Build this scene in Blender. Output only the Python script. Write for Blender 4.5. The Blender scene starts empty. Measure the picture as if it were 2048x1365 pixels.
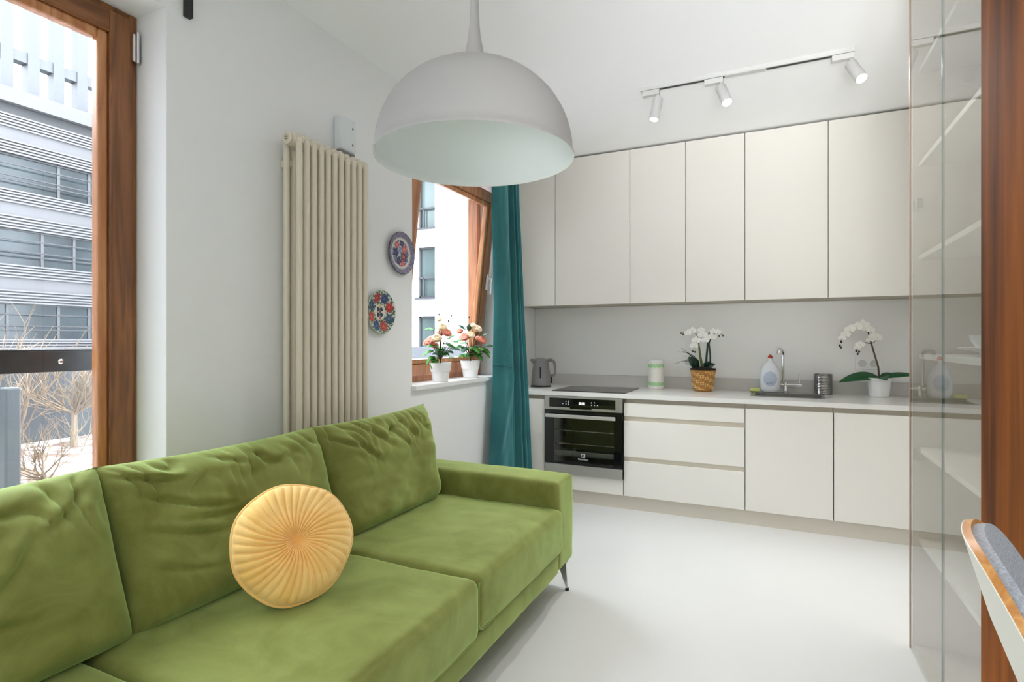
import bpy, bmesh, math, random
from mathutils import Vector, Matrix, noise
random.seed(7)
C = bpy.context.scene
COL = C.collection
PI = math.pi

# ------------------------------------------------------------------ camera, sky, exposure
cam_d = bpy.data.cameras.new('camera')
cam = bpy.data.objects.new('camera', cam_d); COL.objects.link(cam)
cam.location = (0, 0, 1.2)
cam.rotation_euler = (PI/2, 0, math.atan(521/1112))
cam_d.sensor_width = 36; cam_d.lens = 36*1112/2048
cam_d.clip_start = 0.05; cam_d.clip_end = 300
C.camera = cam
w = bpy.data.worlds.new('overcast_sky'); C.world = w; w.use_nodes = True
bg = w.node_tree.nodes['Background']
bg.inputs[0].default_value = (0.90, 0.96, 1.06, 1); bg.inputs[1].default_value = 9.0
C.view_settings.view_transform = 'Standard'; C.view_settings.look = 'None'
C.view_settings.gamma = 1; C.view_settings.exposure = 0.65
C.view_settings.use_curve_mapping = False
C.cycles.max_bounces = 14; C.cycles.diffuse_bounces = 8; C.cycles.glossy_bounces = 6
C.cycles.transparent_max_bounces = 24; C.cycles.sample_clamp_indirect = 6
C.cycles.caustics_reflective = False; C.cycles.caustics_refractive = False

def arealight(name, loc, rot, sx, sy, power, color=(1, 1, 1), portal=False):
    l = bpy.data.lights.new(name, 'AREA'); l.shape = 'RECTANGLE'; l.size = sx; l.size_y = sy
    l.energy = power; l.color = color
    if portal: l.cycles.is_portal = True
    o = bpy.data.objects.new(name, l); COL.objects.link(o); o.location = loc; o.rotation_euler = rot
    return o
# window portals (they only guide the sampling of the sky)
arealight('window_portal', (-2.30, 0.02, 1.25), (0, -PI/2, 0), 2.3, 2.4, 1, portal=True)
arealight('window_portal', (-2.30, 3.30, 1.65), (0, -PI/2, 0), 1.45, 1.1, 1, portal=True)
# added fill light under the ceiling behind the camera, lifts the left side
arealight('added_ceiling_fill', (0.6, -1.3, 2.62), (0, 0, 0), 1.4, 1.4, 19, (1.0, 0.99, 0.98))
# added unseen fill light behind the camera, aimed up and forward at the kitchen ceiling
added_fill = arealight('softbox', (0.25, -0.6, 1.2), (0, 0, 0), .8, .8, 5.6, (0.97, 0.985, 1.0))
added_fill.rotation_euler = Vector((.15, -3.9, -1.5)).to_track_quat('Z', 'Y').to_euler(); added_fill.data.spread = math.radians(46)

# ------------------------------------------------------------------ helpers
def lin(c):
    return tuple(((v/255)/12.92 if v/255 <= .04045 else ((v/255+.055)/1.055)**2.4) for v in c)

def nd(nt, t, **kw):
    n = nt.nodes.new(t)
    for k, v in kw.items(): setattr(n, k, v)
    return n

def mat(name, col, rough=0.6, metal=0.0, spec=0.5, sheen=0.0, var=0.0, vscale=8, bump=0.0, bscale=200, coat=0.0, sheen_tint=None, stretch=(1, 1, 1), emit=None, ior=1.45, sub=0):
    m = bpy.data.materials.new(name); m.use_nodes = True
    nt = m.node_tree; b = nt.nodes['Principled BSDF']
    c = lin(col)
    b.inputs['Base Color'].default_value = (*c, 1)
    b.inputs['Roughness'].default_value = rough
    b.inputs['Metallic'].default_value = metal
    b.inputs['Specular IOR Level'].default_value = spec
    b.inputs['Coat Weight'].default_value = coat
    if sheen:
        b.inputs['Sheen Weight'].default_value = sheen
        b.inputs['Sheen Roughness'].default_value = 0.35
        b.inputs['Sheen Tint'].default_value = (*lin(sheen_tint or (255, 255, 255)), 1)
    tc = nd(nt, 'ShaderNodeTexCoord'); mp = nd(nt, 'ShaderNodeMapping')
    mp.inputs['Scale'].default_value = stretch
    nt.links.new(tc.outputs['Object'], mp.inputs['Vector'])
    nz = nd(nt, 'ShaderNodeTexNoise'); nz.inputs['Scale'].default_value = vscale; nz.inputs['Detail'].default_value = 4
    nt.links.new(mp.outputs[0], nz.inputs['Vector'])
    if var:
        mr = nd(nt, 'ShaderNodeMapRange')
        mr.inputs[1].default_value = .3; mr.inputs[2].default_value = .7
        mr.inputs[3].default_value = 1-var; mr.inputs[4].default_value = 1+var
        nt.links.new(nz.outputs[0], mr.inputs[0])
        mx = nd(nt, 'ShaderNodeVectorMath', operation='SCALE'); mx.inputs[0].default_value = c
        nt.links.new(mr.outputs[0], mx.inputs['Scale'])
        nt.links.new(mx.outputs[0], b.inputs['Base Color'])
    if bump:
        n2 = nd(nt, 'ShaderNodeTexNoise'); n2.inputs['Scale'].default_value = bscale; n2.inputs['Detail'].default_value = 3
        nt.links.new(mp.outputs[0], n2.inputs['Vector'])
        bp = nd(nt, 'ShaderNodeBump'); bp.inputs['Strength'].default_value = bump; bp.inputs['Distance'].default_value = .002
        nt.links.new(n2.outputs[0], bp.inputs['Height']); nt.links.new(bp.outputs[0], b.inputs['Normal'])
    if emit:
        b.inputs['Emission Color'].default_value = (1, .97, .9, 1); b.inputs['Emission Strength'].default_value = emit
    return m

def velvet(name, dark, light, sheen=.6, nap=6.0, tint=(220, 240, 190), pile=.5):
    m = mat(name, dark, rough=.75, spec=.15, sheen=sheen, sheen_tint=tint, bump=.25, bscale=260)
    nt = m.node_tree; b = nt.nodes['Principled BSDF']
    tc = nd(nt, 'ShaderNodeTexCoord')
    n1 = nd(nt, 'ShaderNodeTexNoise'); n1.inputs['Scale'].default_value = nap; n1.inputs['Detail'].default_value = 6; n1.inputs['Roughness'].default_value = .62; n1.inputs['Distortion'].default_value = .6
    nt.links.new(tc.outputs['Object'], n1.inputs['Vector'])
    rp = nd(nt, 'ShaderNodeValToRGB')
    rp.color_ramp.elements[0].position = .34; rp.color_ramp.elements[0].color = (*lin(dark), 1)
    rp.color_ramp.elements[1].position = .70; rp.color_ramp.elements[1].color = (*lin(light), 1)
    nt.links.new(n1.outputs[0], rp.inputs[0]); nt.links.new(rp.outputs[0], b.inputs['Base Color'])
    # pile: a second, stronger sheen layer over the ground weave
    sh = nd(nt, 'ShaderNodeBsdfSheen'); sh.inputs['Roughness'].default_value = .6
    k = pile
    sh.inputs['Color'].default_value = (*[v*k for v in lin(tint)], 1)
    ad = nd(nt, 'ShaderNodeAddShader'); out = nt.nodes['Material Output']
    nt.links.new(b.outputs[0], ad.inputs[0]); nt.links.new(sh.outputs[0], ad.inputs[1]); nt.links.new(ad.outputs[0], out.inputs[0])
    return m

def wood(name, c1, c2, axis='z', scale=3.0, rough=.35, rings=9.0):
    m = bpy.data.materials.new(name); m.use_nodes = True
    nt = m.node_tree; b = nt.nodes['Principled BSDF']; b.inputs['Roughness'].default_value = rough
    tc = nd(nt, 'ShaderNodeTexCoord'); mp = nd(nt, 'ShaderNodeMapping')
    s = [scale*4]*3; s['xyz'.index(axis)] = scale*.35
    mp.inputs['Scale'].default_value = s
    nt.links.new(tc.outputs['Object'], mp.inputs[0])
    n1 = nd(nt, 'ShaderNodeTexNoise'); n1.inputs['Scale'].default_value = 1.0; n1.inputs['Detail'].default_value = 3; n1.inputs['Distortion'].default_value = .5
    nt.links.new(mp.outputs[0], n1.inputs['Vector'])
    mu = nd(nt, 'ShaderNodeMath', operation='MULTIPLY'); mu.inputs[1].default_value = rings
    nt.links.new(n1.outputs[0], mu.inputs[0])
    fr = nd(nt, 'ShaderNodeMath', operation='PINGPONG'); fr.inputs[1].default_value = 1
    nt.links.new(mu.outputs[0], fr.inputs[0])
    n2 = nd(nt, 'ShaderNodeTexNoise'); n2.inputs['Scale'].default_value = 9; n2.inputs['Detail'].default_value = 5
    nt.links.new(mp.outputs[0], n2.inputs['Vector'])
    ad = nd(nt, 'ShaderNodeMix'); ad.inputs[0].default_value = .45
    nt.links.new(fr.outputs[0], ad.inputs[2]); nt.links.new(n2.outputs[0], ad.inputs[3])
    rp = nd(nt, 'ShaderNodeValToRGB')
    rp.color_ramp.elements[0].position = .1; rp.color_ramp.elements[0].color = (*lin(c1), 1)
    rp.color_ramp.elements[1].position = .85; rp.color_ramp.elements[1].color = (*lin(c2), 1)
    nt.links.new(ad.outputs[0], rp.inputs[0]); nt.links.new(rp.outputs[0], b.inputs['Base Color'])
    return m

def glass(name, tint, ior=1.5, rough=0.0, opac=0.0):
    m = bpy.data.materials.new(name); m.use_nodes = True
    nt = m.node_tree; nt.nodes.clear()
    out = nd(nt, 'ShaderNodeOutputMaterial'); tr = nd(nt, 'ShaderNodeBsdfTransparent'); gl = nd(nt, 'ShaderNodeBsdfGlossy')
    tr.inputs[0].default_value = (*tint, 1); gl.inputs['Roughness'].default_value = rough; gl.inputs[0].default_value = (1, 1, 1, 1)
    fr = nd(nt, 'ShaderNodeFresnel'); fr.inputs[0].default_value = ior
    ge = nd(nt, 'ShaderNodeNewGeometry'); su = nd(nt, 'ShaderNodeMath', operation='SUBTRACT'); su.inputs[0].default_value = 1
    nt.links.new(ge.outputs['Backfacing'], su.inputs[1])
    mu = nd(nt, 'ShaderNodeMath', operation='MULTIPLY')
    nt.links.new(fr.outputs[0], mu.inputs[0]); nt.links.new(su.outputs[0], mu.inputs[1])
    mx = nd(nt, 'ShaderNodeMixShader')
    nt.links.new(mu.outputs[0], mx.inputs[0]); nt.links.new(tr.outputs[0], mx.inputs[1]); nt.links.new(gl.outputs[0], mx.inputs[2])
    nt.links.new(mx.outputs[0], out.inputs[0])
    return m

def vcol_mat(name, rough=.3):
    m = bpy.data.materials.new(name); m.use_nodes = True
    nt = m.node_tree; b = nt.nodes['Principled BSDF']; b.inputs['Roughness'].default_value = rough
    a = nd(nt, 'ShaderNodeVertexColor', layer_name='paint')
    nt.links.new(a.outputs[0], b.inputs['Base Color'])
    return m

def B(): return bmesh.new()

def obj(name, bm, m, parent=None, origin=None, smooth=False, mods=None, auto=None):
    """link bm as one mesh. origin: world point subtracted from the coordinates (parts of a thing at that point)"""
    bmesh.ops.recalc_face_normals(bm, faces=bm.faces)
    if origin is not None:
        bmesh.ops.translate(bm, verts=bm.verts, vec=-Vector(origin))
    me = bpy.data.meshes.new(name); bm.to_mesh(me); bm.free()
    if smooth:
        for p in me.polygons: p.use_smooth = True
        if auto:
            try: me.set_sharp_from_angle(angle=math.radians(auto))
            except Exception: pass
    ms = m if isinstance(m, (list, tuple)) else [m]
    for x in ms: me.materials.append(x)
    o = bpy.data.objects.new(name, me); COL.objects.link(o)
    if parent is not None: o.parent = parent
    return o

def thing(name, label, cat, loc=(0, 0, 0), rot=(0, 0, 0), group=None, kind=None):
    o = bpy.data.objects.new(name, None); COL.objects.link(o)
    o.empty_display_size = .05
    o.location = loc; o.rotation_euler = rot
    if label: o['label'] = label
    if cat: o['category'] = cat
    if group: o['group'] = group
    if kind: o['kind'] = kind
    return o

def tag(o, label, cat, group=None, kind=None):
    o['label'] = label; o['category'] = cat
    if group: o['group'] = group
    if kind: o['kind'] = kind
    return o

def struct(name, bm, m, **k):
    o = obj(name, bm, m, **k); o['kind'] = 'structure'; return o

def box(bm, x0, x1, y0, y1, z0, z1, bev=0, seg=2, mi=0):
    mtx = Matrix.Translation(((x0+x1)/2, (y0+y1)/2, (z0+z1)/2)) @ Matrix.Diagonal((abs(x1-x0), abs(y1-y0), abs(z1-z0), 1))
    r = bmesh.ops.create_cube(bm, size=1, matrix=mtx)
    fs = {f for v in r['verts'] for f in v.link_faces}
    for f in fs: f.material_index = mi
    if bev:
        es = list({e for v in r['verts'] for e in v.link_edges})
        q = bmesh.ops.bevel(bm, geom=es, offset=bev, segments=seg, profile=.5, affect='EDGES')
        for f in q['faces']: f.material_index = mi
    return bm

def frame_yz(bm, x0, x1, y0, y1, z0, z1, wd, bev=.004, wb=None):
    """rectangular frame in a plane of constant x, member width wd"""
    wb = wb or wd
    box(bm, x0, x1, y0, y0+wd, z0, z1, bev); box(bm, x0, x1, y1-wd, y1, z0, z1, bev)
    box(bm, x0, x1, y0+wd, y1-wd, z1-wd, z1, bev); box(bm, x0, x1, y0+wd, y1-wd, z0, z0+wb, bev)

def lathe(bm, prof, seg=32, c=(0, 0, 0), mtx=None, cap=True, sc=(1, 1)):
    rings = []
    for r, z in prof:
        ring = []
        for i in range(seg):
            a = 2*PI*i/seg
            v = Vector((r*math.cos(a)*sc[0], r*math.sin(a)*sc[1], z))
            if mtx is not None: v = mtx @ v
            ring.append(bm.verts.new(v+Vector(c)))
        rings.append(ring)
    for k in range(len(rings)-1):
        a, b = rings[k], rings[k+1]
        for i in range(seg):
            bm.faces.new((a[i], a[(i+1) % seg], b[(i+1) % seg], b[i]))
    if cap:
        if prof[0][0] > 1e-5: bm.faces.new(list(reversed(rings[0])))
        if prof[-1][0] > 1e-5: bm.faces.new(rings[-1])
    return bm

def tube(bm, pts, rad, seg=8, cap=True):
    pts = [Vector(p) for p in pts]; n = len(pts)
    if not isinstance(rad, (list, tuple)): rad = [rad]*n
    rings = []; up = None
    for i, p in enumerate(pts):
        t = (pts[min(i+1, n-1)]-pts[max(i-1, 0)])
        if t.length < 1e-9: t = Vector((0, 0, 1))
        t.normalize()
        if up is None:
            up = Vector((0, 0, 1)) if abs(t.z) < .9 else Vector((1, 0, 0))
        s = t.cross(up)
        if s.length < 1e-6: s = t.orthogonal()
        s.normalize(); up = s.cross(t).normalized()
        rings.append([bm.verts.new(p+(s*math.cos(2*PI*j/seg)+up*math.sin(2*PI*j/seg))*rad[i]) for j in range(seg)])
    for a, b in zip(rings, rings[1:]):
        for j in range(seg): bm.faces.new((a[j], a[(j+1) % seg], b[(j+1) % seg], b[j]))
    if cap:
        bm.faces.new(list(reversed(rings[0]))); bm.faces.new(rings[-1])
    return bm

def dirmtx(d):
    """matrix turning +Z to d"""
    return Vector(d).normalized().to_track_quat('Z', 'Y').to_matrix().to_4x4()

def cubegrid(fn, n=(20, 20, 8)):
    """closed surface of a subdivided cube [-1,1]^3 pushed through fn(Vector)->Vector"""
    bm = B(); cache = {}
    def V(i, j, k):
        key = (i, j, k)
        if key not in cache:
            f = lambda a, m: math.sin((2*a/m-1)*PI/2*.86)/math.sin(PI/2*.86)
            cache[key] = bm.verts.new(fn(Vector((f(i, n[0]), f(j, n[1]), f(k, n[2])))))
        return cache[key]
    for i in range(n[0]):
        for j in range(n[1]):
            for k in (0, n[2]): bm.faces.new((V(i, j, k), V(i+1, j, k), V(i+1, j+1, k), V(i, j+1, k)))
    for i in range(n[0]):
        for k in range(n[2]):
            for j in (0, n[1]): bm.faces.new((V(i, j, k), V(i+1, j, k), V(i+1, j, k+1), V(i, j, k+1)))
    for j in range(n[1]):
        for k in range(n[2]):
            for i in (0, n[0]): bm.faces.new((V(i, j, k), V(i, j+1, k), V(i, j+1, k+1), V(i, j, k+1)))
    return bm

def nz(x, y, z): return noise.noise(Vector((x, y, z)))

def softbox(x0, x1, y0, y1, z0, z1, r, bulge=(0, 0, 0), wr=.002, seed=0, n=(30, 30, 10), extra=None):
    c = Vector(((x0+x1)/2, (y0+y1)/2, (z0+z1)/2)); h = Vector(((x1-x0)/2, (y1-y0)/2, (z1-z0)/2))
    def fn(p):
        q = Vector((p.x*h.x, p.y*h.y, p.z*h.z))
        inn = Vector([max(-(h[i]-r), min(h[i]-r, q[i])) for i in range(3)])
        d = q-inn
        if d.length > 1e-7: q = inn+d.normalized()*r
        u = Vector((p.x, p.y, p.z))
        f = lambda a: 1-abs(a)**2.6
        q.x += bulge[0]*p.x*f(p.y)*f(p.z); q.y += bulge[1]*p.y*f(p.x)*f(p.z); q.z += bulge[2]*p.z*f(p.x)*f(p.y)
        w_ = q+c
        k = nz(w_.x*5+seed, w_.y*5, w_.z*5)+.5*nz(w_.x*14, w_.y*14+seed, w_.z*14)
        nn = d.normalized() if d.length > 1e-7 else u
        q += nn*k*wr
        if extra: q = extra(p, q)
        return q+c
    return cubegrid(fn, n)

# ------------------------------------------------------------------ materials
M = {}
M['wall'] = mat('wall_paint', (236, 237, 237), rough=.8, spec=.2, bump=.05, bscale=300)
M['ceil'] = mat('ceiling_paint', (247, 248, 249), rough=.85, spec=.2, bump=.03, bscale=300)
M['floor'] = mat('poured_floor', (217, 217, 215), rough=.28, spec=.4, var=.015, vscale=2)
M['front'] = mat('cream_lacquer', (233, 230, 223), rough=.38, spec=.4)
M['carc'] = mat('beige_carcass', (186, 178, 162), rough=.6)
M['rail'] = mat('beige_grip_rail', (218, 210, 196), rough=.45)
M['plinth'] = mat('plinth_laminate', (210, 203, 190), rough=.5)
M['top'] = mat('worktop_stone', (228, 227, 224), rough=.22, spec=.5, var=.01, vscale=60)
M['upst'] = mat('upstand_stone', (200, 198, 194), rough=.3, spec=.5)
M['steel'] = mat('brushed_steel', (198, 197, 193), rough=.36, metal=1, stretch=(1, 1, 60), var=.05, vscale=30)
M['sinks'] = mat('sink_steel', (140, 139, 136), rough=.3, metal=1)
M['chrome'] = mat('chrome', (225, 225, 228), rough=.06, metal=1)
M['bglass'] = mat('black_glass', (14, 15, 17), rough=.05, spec=.6)
M['hob'] = mat('hob_glass', (30, 29, 28), rough=.16, spec=.7)
M['dark'] = mat('dark_cavity', (34, 34, 36), rough=.6)
M['enamel'] = mat('oven_enamel', (124, 128, 130), rough=.35)
M['wood_win'] = wood('window_wood', (100, 60, 34), (148, 96, 56), 'z', 3, .3)
M['wood_winh'] = wood('window_wood_across', (100, 60, 34), (148, 96, 56), 'y', 3, .3)
M['wood_bead'] = wood('window_bead_wood', (168, 104, 62), (206, 148, 100), 'z', 3, .25)
M['walnut'] = wood('walnut', (66, 28, 4), (156, 86, 22), 'z', 1.3, .8, rings=6)
M['walnut'].node_tree.nodes['Principled BSDF'].inputs['Specular IOR Level'].default_value = .2
M['wood_hazed'] = wood('hazed_window_wood', (146, 90, 56), (196, 136, 94), 'z', 3, .3)  # same window wood, with bright daylight haze put into its colour
M['pane'] = glass('window_glass', (.96, .985, .975))
M['vglass'] = glass('cabinet_glass', (.94, .95, .935), ior=3.4)
M['gedge'] = mat('green_glass_edge', (66, 92, 78), rough=.2)
M['ovglass'] = glass('oven_glass', (.72, .74, .72), ior=1.9)
M['white'] = mat('white_gloss', (236, 236, 236), rough=.25)
M['whitem'] = mat('white_matt', (206, 206, 204), rough=.7, spec=.25)
M['lampout'] = mat('lamp_shade_paint', (174, 172, 169), rough=.65, spec=.25)
M['lampin'] = mat('lamp_shade_lining', (226, 232, 230), rough=.5, spec=.3)
M['rad'] = mat('radiator_enamel', (218, 210, 192), rough=.35)
M['green'] = velvet('green_velvet', (110, 110, 50), (136, 140, 76), sheen=.5, nap=5.5, tint=(190, 226, 150), pile=.46)
M['teal'] = velvet('teal_velvet', (30, 84, 90), (44, 108, 108), sheen=.6, nap=2.5, tint=(150, 215, 225), pile=.9)
M['yellow'] = velvet('yellow_velvet', (240, 190, 104), (247, 208, 136), sheen=.5, nap=9, tint=(255, 240, 205))
M['pipe'] = mat('green_piping', (140, 160, 78), rough=.8, sheen=.5)
M['black'] = mat('black_plastic', (28, 28, 31), rough=.5)
M['kettle'] = mat('kettle_grey', (128, 127, 127), rough=.4)
M['basket'] = mat('basket_weave', (216, 174, 110), rough=.7, var=.22, vscale=60)
M['basket_d'] = mat('basket_weave_shadow', (170, 122, 64), rough=.8, var=.2, vscale=80)
M['soil'] = mat('potting_soil', (36, 28, 22), rough=.95)
M['leaf'] = mat('glossy_leaf', (14, 84, 40), rough=.3, var=.2, vscale=30)
M['leafd'] = mat('dark_leaf', (24, 58, 44), rough=.4, var=.2, vscale=30)
M['leafl'] = mat('fresh_leaf', (92, 166, 72), rough=.5, var=.25, vscale=40)
M['leafg'] = mat('grey_green_leaf', (84, 122, 96), rough=.5, var=.25, vscale=40)
M['stem'] = mat('green_stem', (92, 110, 50), rough=.6, var=.2, vscale=40)
M['stemb'] = mat('brown_stem', (88, 78, 60), rough=.6)
M['petal'] = mat('white_petal', (252, 251, 246), rough=.6, sheen=.2)
M['petalc'] = mat('cream_rose_petal', (252, 242, 224), rough=.6, var=.06, vscale=40)
M['petalp'] = mat('peach_rose_petal', (250, 198, 178), rough=.6, var=.08, vscale=40)
M['petalk'] = mat('pink_rose_petal', (250, 212, 200), rough=.6, var=.08, vscale=40)
M['bud'] = mat('dark_bud', (62, 60, 36), rough=.6)
M['lbl'] = mat('pale_blue_label', (186, 198, 216), rough=.5, var=.05, vscale=60)
M['ink'] = mat('label_ink', (70, 92, 120), rough=.6)
M['redcap'] = mat('red_cap', (196, 64, 44), rough=.4)
M['bottle'] = mat('white_bottle_plastic', (226, 230, 236), rough=.3)
M['sponge'] = mat('yellow_sponge', (206, 212, 130), rough=.95, bump=.6, bscale=150)
M['scour'] = mat('green_scourer', (84, 106, 74), rough=.95, bump=.5, bscale=200)
M['mint'] = mat('mint_green_print', (168, 214, 160), rough=.5, var=.12, vscale=50)
M['ply'] = wood('plywood_edge', (188, 120, 52), (222, 164, 92), 'y', 6, .4)
M['chairw'] = mat('chair_white_laminate', (232, 228, 216), rough=.35)
M['felt'] = mat('grey_felt', (168, 172, 180), rough=.95, var=.25, vscale=240, bump=.7, bscale=320, sheen=.3)
M['vit'] = mat('vitrine_lining', (222, 210, 196), rough=.6)
M['shelf'] = mat('vitrine_shelf', (226, 219, 208), rough=.5)
M['lamp_on'] = mat('lamp_lens', (255, 255, 250), emit=9)
M['display'] = mat('oven_display_light', (230, 238, 245), emit=.9)
M['logo'] = mat('silver_print', (215, 218, 220), rough=.4)

def translucent(names, k):
    for n_ in names:
        m = M[n_]; nt = m.node_tree; b = nt.nodes['Principled BSDF']; out = nt.nodes['Material Output']
        t = nd(nt, 'ShaderNodeBsdfTranslucent'); mx = nd(nt, 'ShaderNodeMixShader'); mx.inputs[0].default_value = k
        if b.inputs['Base Color'].links: nt.links.new(b.inputs['Base Color'].links[0].from_socket, t.inputs[0])
        else: t.inputs[0].default_value = b.inputs['Base Color'].default_value
        nt.links.new(b.outputs[0], mx.inputs[1]); nt.links.new(t.outputs[0], mx.inputs[2]); nt.links.new(mx.outputs[0], out.inputs[0])
translucent(('petal',), .2)
translucent(('petalc', 'petalp', 'petalk', 'leafl', 'leafg'), .45)

XW = -1.925; HC = 2.68; YK = 4.60
# ------------------------------------------------------------------ the room
bm = B(); box(bm, -2.22, 2.2, -2.6, 4.8, -.2, 0); struct('floor', bm, M['floor'])
bm = B(); box(bm, -2.22, 2.2, -2.6, 4.8, HC, HC+.2); struct('ceiling', bm, M['ceil'])
bm = B()
for (y0, y1, z0, z1) in ((-2.6, -1.2, 0, HC), (-1.2, 1.25, 2.372, HC), (-1.2, 1.25, 0, .10), (1.25, 2.72, 0, HC),
                         (2.72, 3.87, 0, .905), (2.72, 3.87, 2.372, HC), (3.87, YK, 0, HC)):
    box(bm, -2.22, XW, y0, y1, z0, z1)
struct('wall_left', bm, M['wall'])
bm = B(); box(bm, -2.22, 1.3, YK, 4.8, 0, HC); struct('wall_back', bm, M['wall'])
bm = B(); box(bm, 1.15, 1.3, 1.05, YK, 0, HC); box(bm, 1.3, 2.2, 1.05, 1.2, 0, HC); box(bm, 2.05, 2.2, -2.6, 1.05, 0, HC)
struct('wall_right', bm, M['wall'])
bm = B(); box(bm, -2.22, 2.2, -2.75, -2.6, 0, HC); struct('wall_front', bm, M['wall'])

# ---- window 1: the large one beside the sofa
w1 = thing('window_1', 'large timber framed window behind the green sofa', 'window', (-2.12, 0.02, .10), kind='structure')
O1 = w1.location
def winframe(par, O, y0, y1, z0, z1, wd=.03):
    bm = B(); frame_yz(bm, -2.17, -2.088, y0, y1, z0, z1, wd)
    obj('window_frame', bm, M['wood_win'], par, O)
winframe(w1, O1, -1.2, 1.25, .10, 2.372)
def sash(par, O, y0, y1, z0, z1, x=-2.078, tilt=0, name='sash', mm='wood_win', mh='wood_winh'):
    """sash with an inner bead and a pane; built around the bottom edge so that it can tilt"""
    s = bpy.data.objects.new(name, None)
    piv = Vector((x-.02, (y0+y1)/2, z0))
    bm = B(); wd = .078
    for a, b in ((y0, y0+wd), (y1-wd, y1)): box(bm, x-.06, x, a, b, z0, z1, .006)
    o = obj(name, bm, M[mm], par, piv)
    o.location = piv-Vector(O); o.rotation_euler = (0, tilt, 0)
    bm = B()
    for a, b in ((z0, z0+wd), (z1-wd, z1)): box(bm, x-.06, x-.0015, y0+wd-.003, y1-wd+.003, a, b, .006)
    obj('rail', bm, M[mh], o, piv)
    bm = B(); frame_yz(bm, x-.052, x-.012, y0+wd-.001, y1-wd+.001, z0+wd-.001, z1-wd+.001, .034, .008)
    obj('glazing_bead', bm, M['wood_bead'], o, piv)
    bm = B(); box(bm, x-.044, x-.036, y0+wd+.02, y1-wd-.02, z0+wd+.02, z1-wd-.02)
    obj('pane', bm, M['pane'], o, piv)
    return o, piv
s1, p1 = sash(w1, O1, .06, 1.232, .13, 2.352)
s1b, _ = sash(w1, O1, -1.18, .05, .13, 2.352)
bm = B(); box(bm, -2.078, -2.064, 1.222, 1.242, 2.20, 2.30, .004); tube(bm, [(-2.062, 1.236, 2.195), (-2.062, 1.236, 2.305)], .007)
obj('hinge', bm, M['chrome'], w1, O1)
bm = B(); box(bm, -2.22, -1.93, -1.2, 1.25, .10, .13, .004); obj('window_sill', bm, M['white'], w1, O1)

# ---- window 2: small tilted one behind the roses
w2 = thing('window_2', 'small tilted timber window beside the teal curtain', 'window', (-2.12, 3.295, .905), kind='structure')
O2 = w2.location
bm = B(); frame_yz(bm, -2.17, -2.088, 2.72, 3.87, .935, 2.372, .055)
obj('window_frame', bm, M['wood_hazed'], w2, O2)
s2, p2 = sash(w2, O2, 2.755, 3.835, .972, 2.335, tilt=math.radians(6.5), mm='wood_hazed', mh='wood_hazed')
bm = B(); box(bm, -2.075, -2.062, 3.785, 3.81, 1.60, 1.72, .004); tube(bm, [(-2.06, 3.797, 1.69), (-2.03, 3.797, 1.69), (-2.028, 3.797, 1.57)], .008)
obj('handle', bm, M['white'], s2, p2)
bm = B(); box(bm, -2.17, -1.895, 2.715, 3.865, .905, .937, .006); obj('window_sill', bm, M['white'], w2, O2)

# ------------------------------------------------------------------ exterior
M['mulch'] = mat('bark_mulch', (98, 74, 62), rough=.95, var=.5, vscale=30)
def snow_mulch():
    m = mat('mulch_with_snow', (90, 70, 60), rough=.9)
    nt = m.node_tree; b = nt.nodes['Principled BSDF']; tc = nd(nt, 'ShaderNodeTexCoord')
    n = nd(nt, 'ShaderNodeTexNoise'); n.inputs['Scale'].default_value = 2.2; n.inputs['Detail'].default_value = 8; n.inputs['Roughness'].default_value = .75
    nt.links.new(tc.outputs['Object'], n.inputs['Vector'])
    rp = nd(nt, 'ShaderNodeValToRGB')
    rp.color_ramp.elements[0].position = .50; rp.color_ramp.elements[0].color = (*lin((96, 72, 64)), 1)
    rp.color_ramp.elements[1].position = .56; rp.color_ramp.elements[1].color = (*lin((214, 214, 220)), 1)
    nt.links.new(n.outputs[0], rp.inputs[0]); nt.links.new(rp.outputs[0], b.inputs['Base Color'])
    return m
M['snow'] = snow_mulch()
M['clad'] = mat('grey_cladding', (80, 78, 80), rough=.6, var=.05, vscale=1)
M['cladd'] = mat('dark_cladding', (50, 49, 51), rough=.6, var=.08, vscale=1)
M['louv'] = mat('pale_louvre', (90, 88, 90), rough=.5)
M['lite'] = mat('pale_tower_panel', (72, 72, 76), rough=.6)
M['offglass'] = mat('office_glass', (40, 46, 50), rough=.15, spec=.4, var=.35, vscale=.6)
M['towerglass'] = mat('tower_glass', (170, 176, 182), rough=.05, spec=1, metal=.9)
M['dwall'] = mat('charcoal_wall', (50, 50, 55), rough=.7)
M['render'] = mat('white_render', (220, 220, 218), rough=.9)
M['branch'] = mat('pale_branch', (118, 100, 84), rough=.8)
M['postg'] = mat('grey_post', (66, 68, 72), rough=.5)
M['railm'] = mat('dark_rail', (52, 53, 58), rough=.4)
M['greyg'] = mat('courtyard_glass', (66, 76, 76), rough=.15, spec=.4)

bm = B(); box(bm, -8.6, -2.24, -10, 7.5, -.4, -.02); struct('ground', bm, M['snow'])
bm = B(); box(bm, -13, -2.6, -7.5, -5.2, -.1, 13); struct('wall_sky_blocker', bm, mat('sky_blocker_render', (150, 150, 152), rough=.9))  # unseen wall added outside to keep sky light off the window recess
bm = B(); box(bm, -60, -2.24, -30, 60, -.5, -.10); struct('ground_paving', bm, mat('pale_paving', (196, 198, 200), rough=.9, var=.1, vscale=.5))
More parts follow.
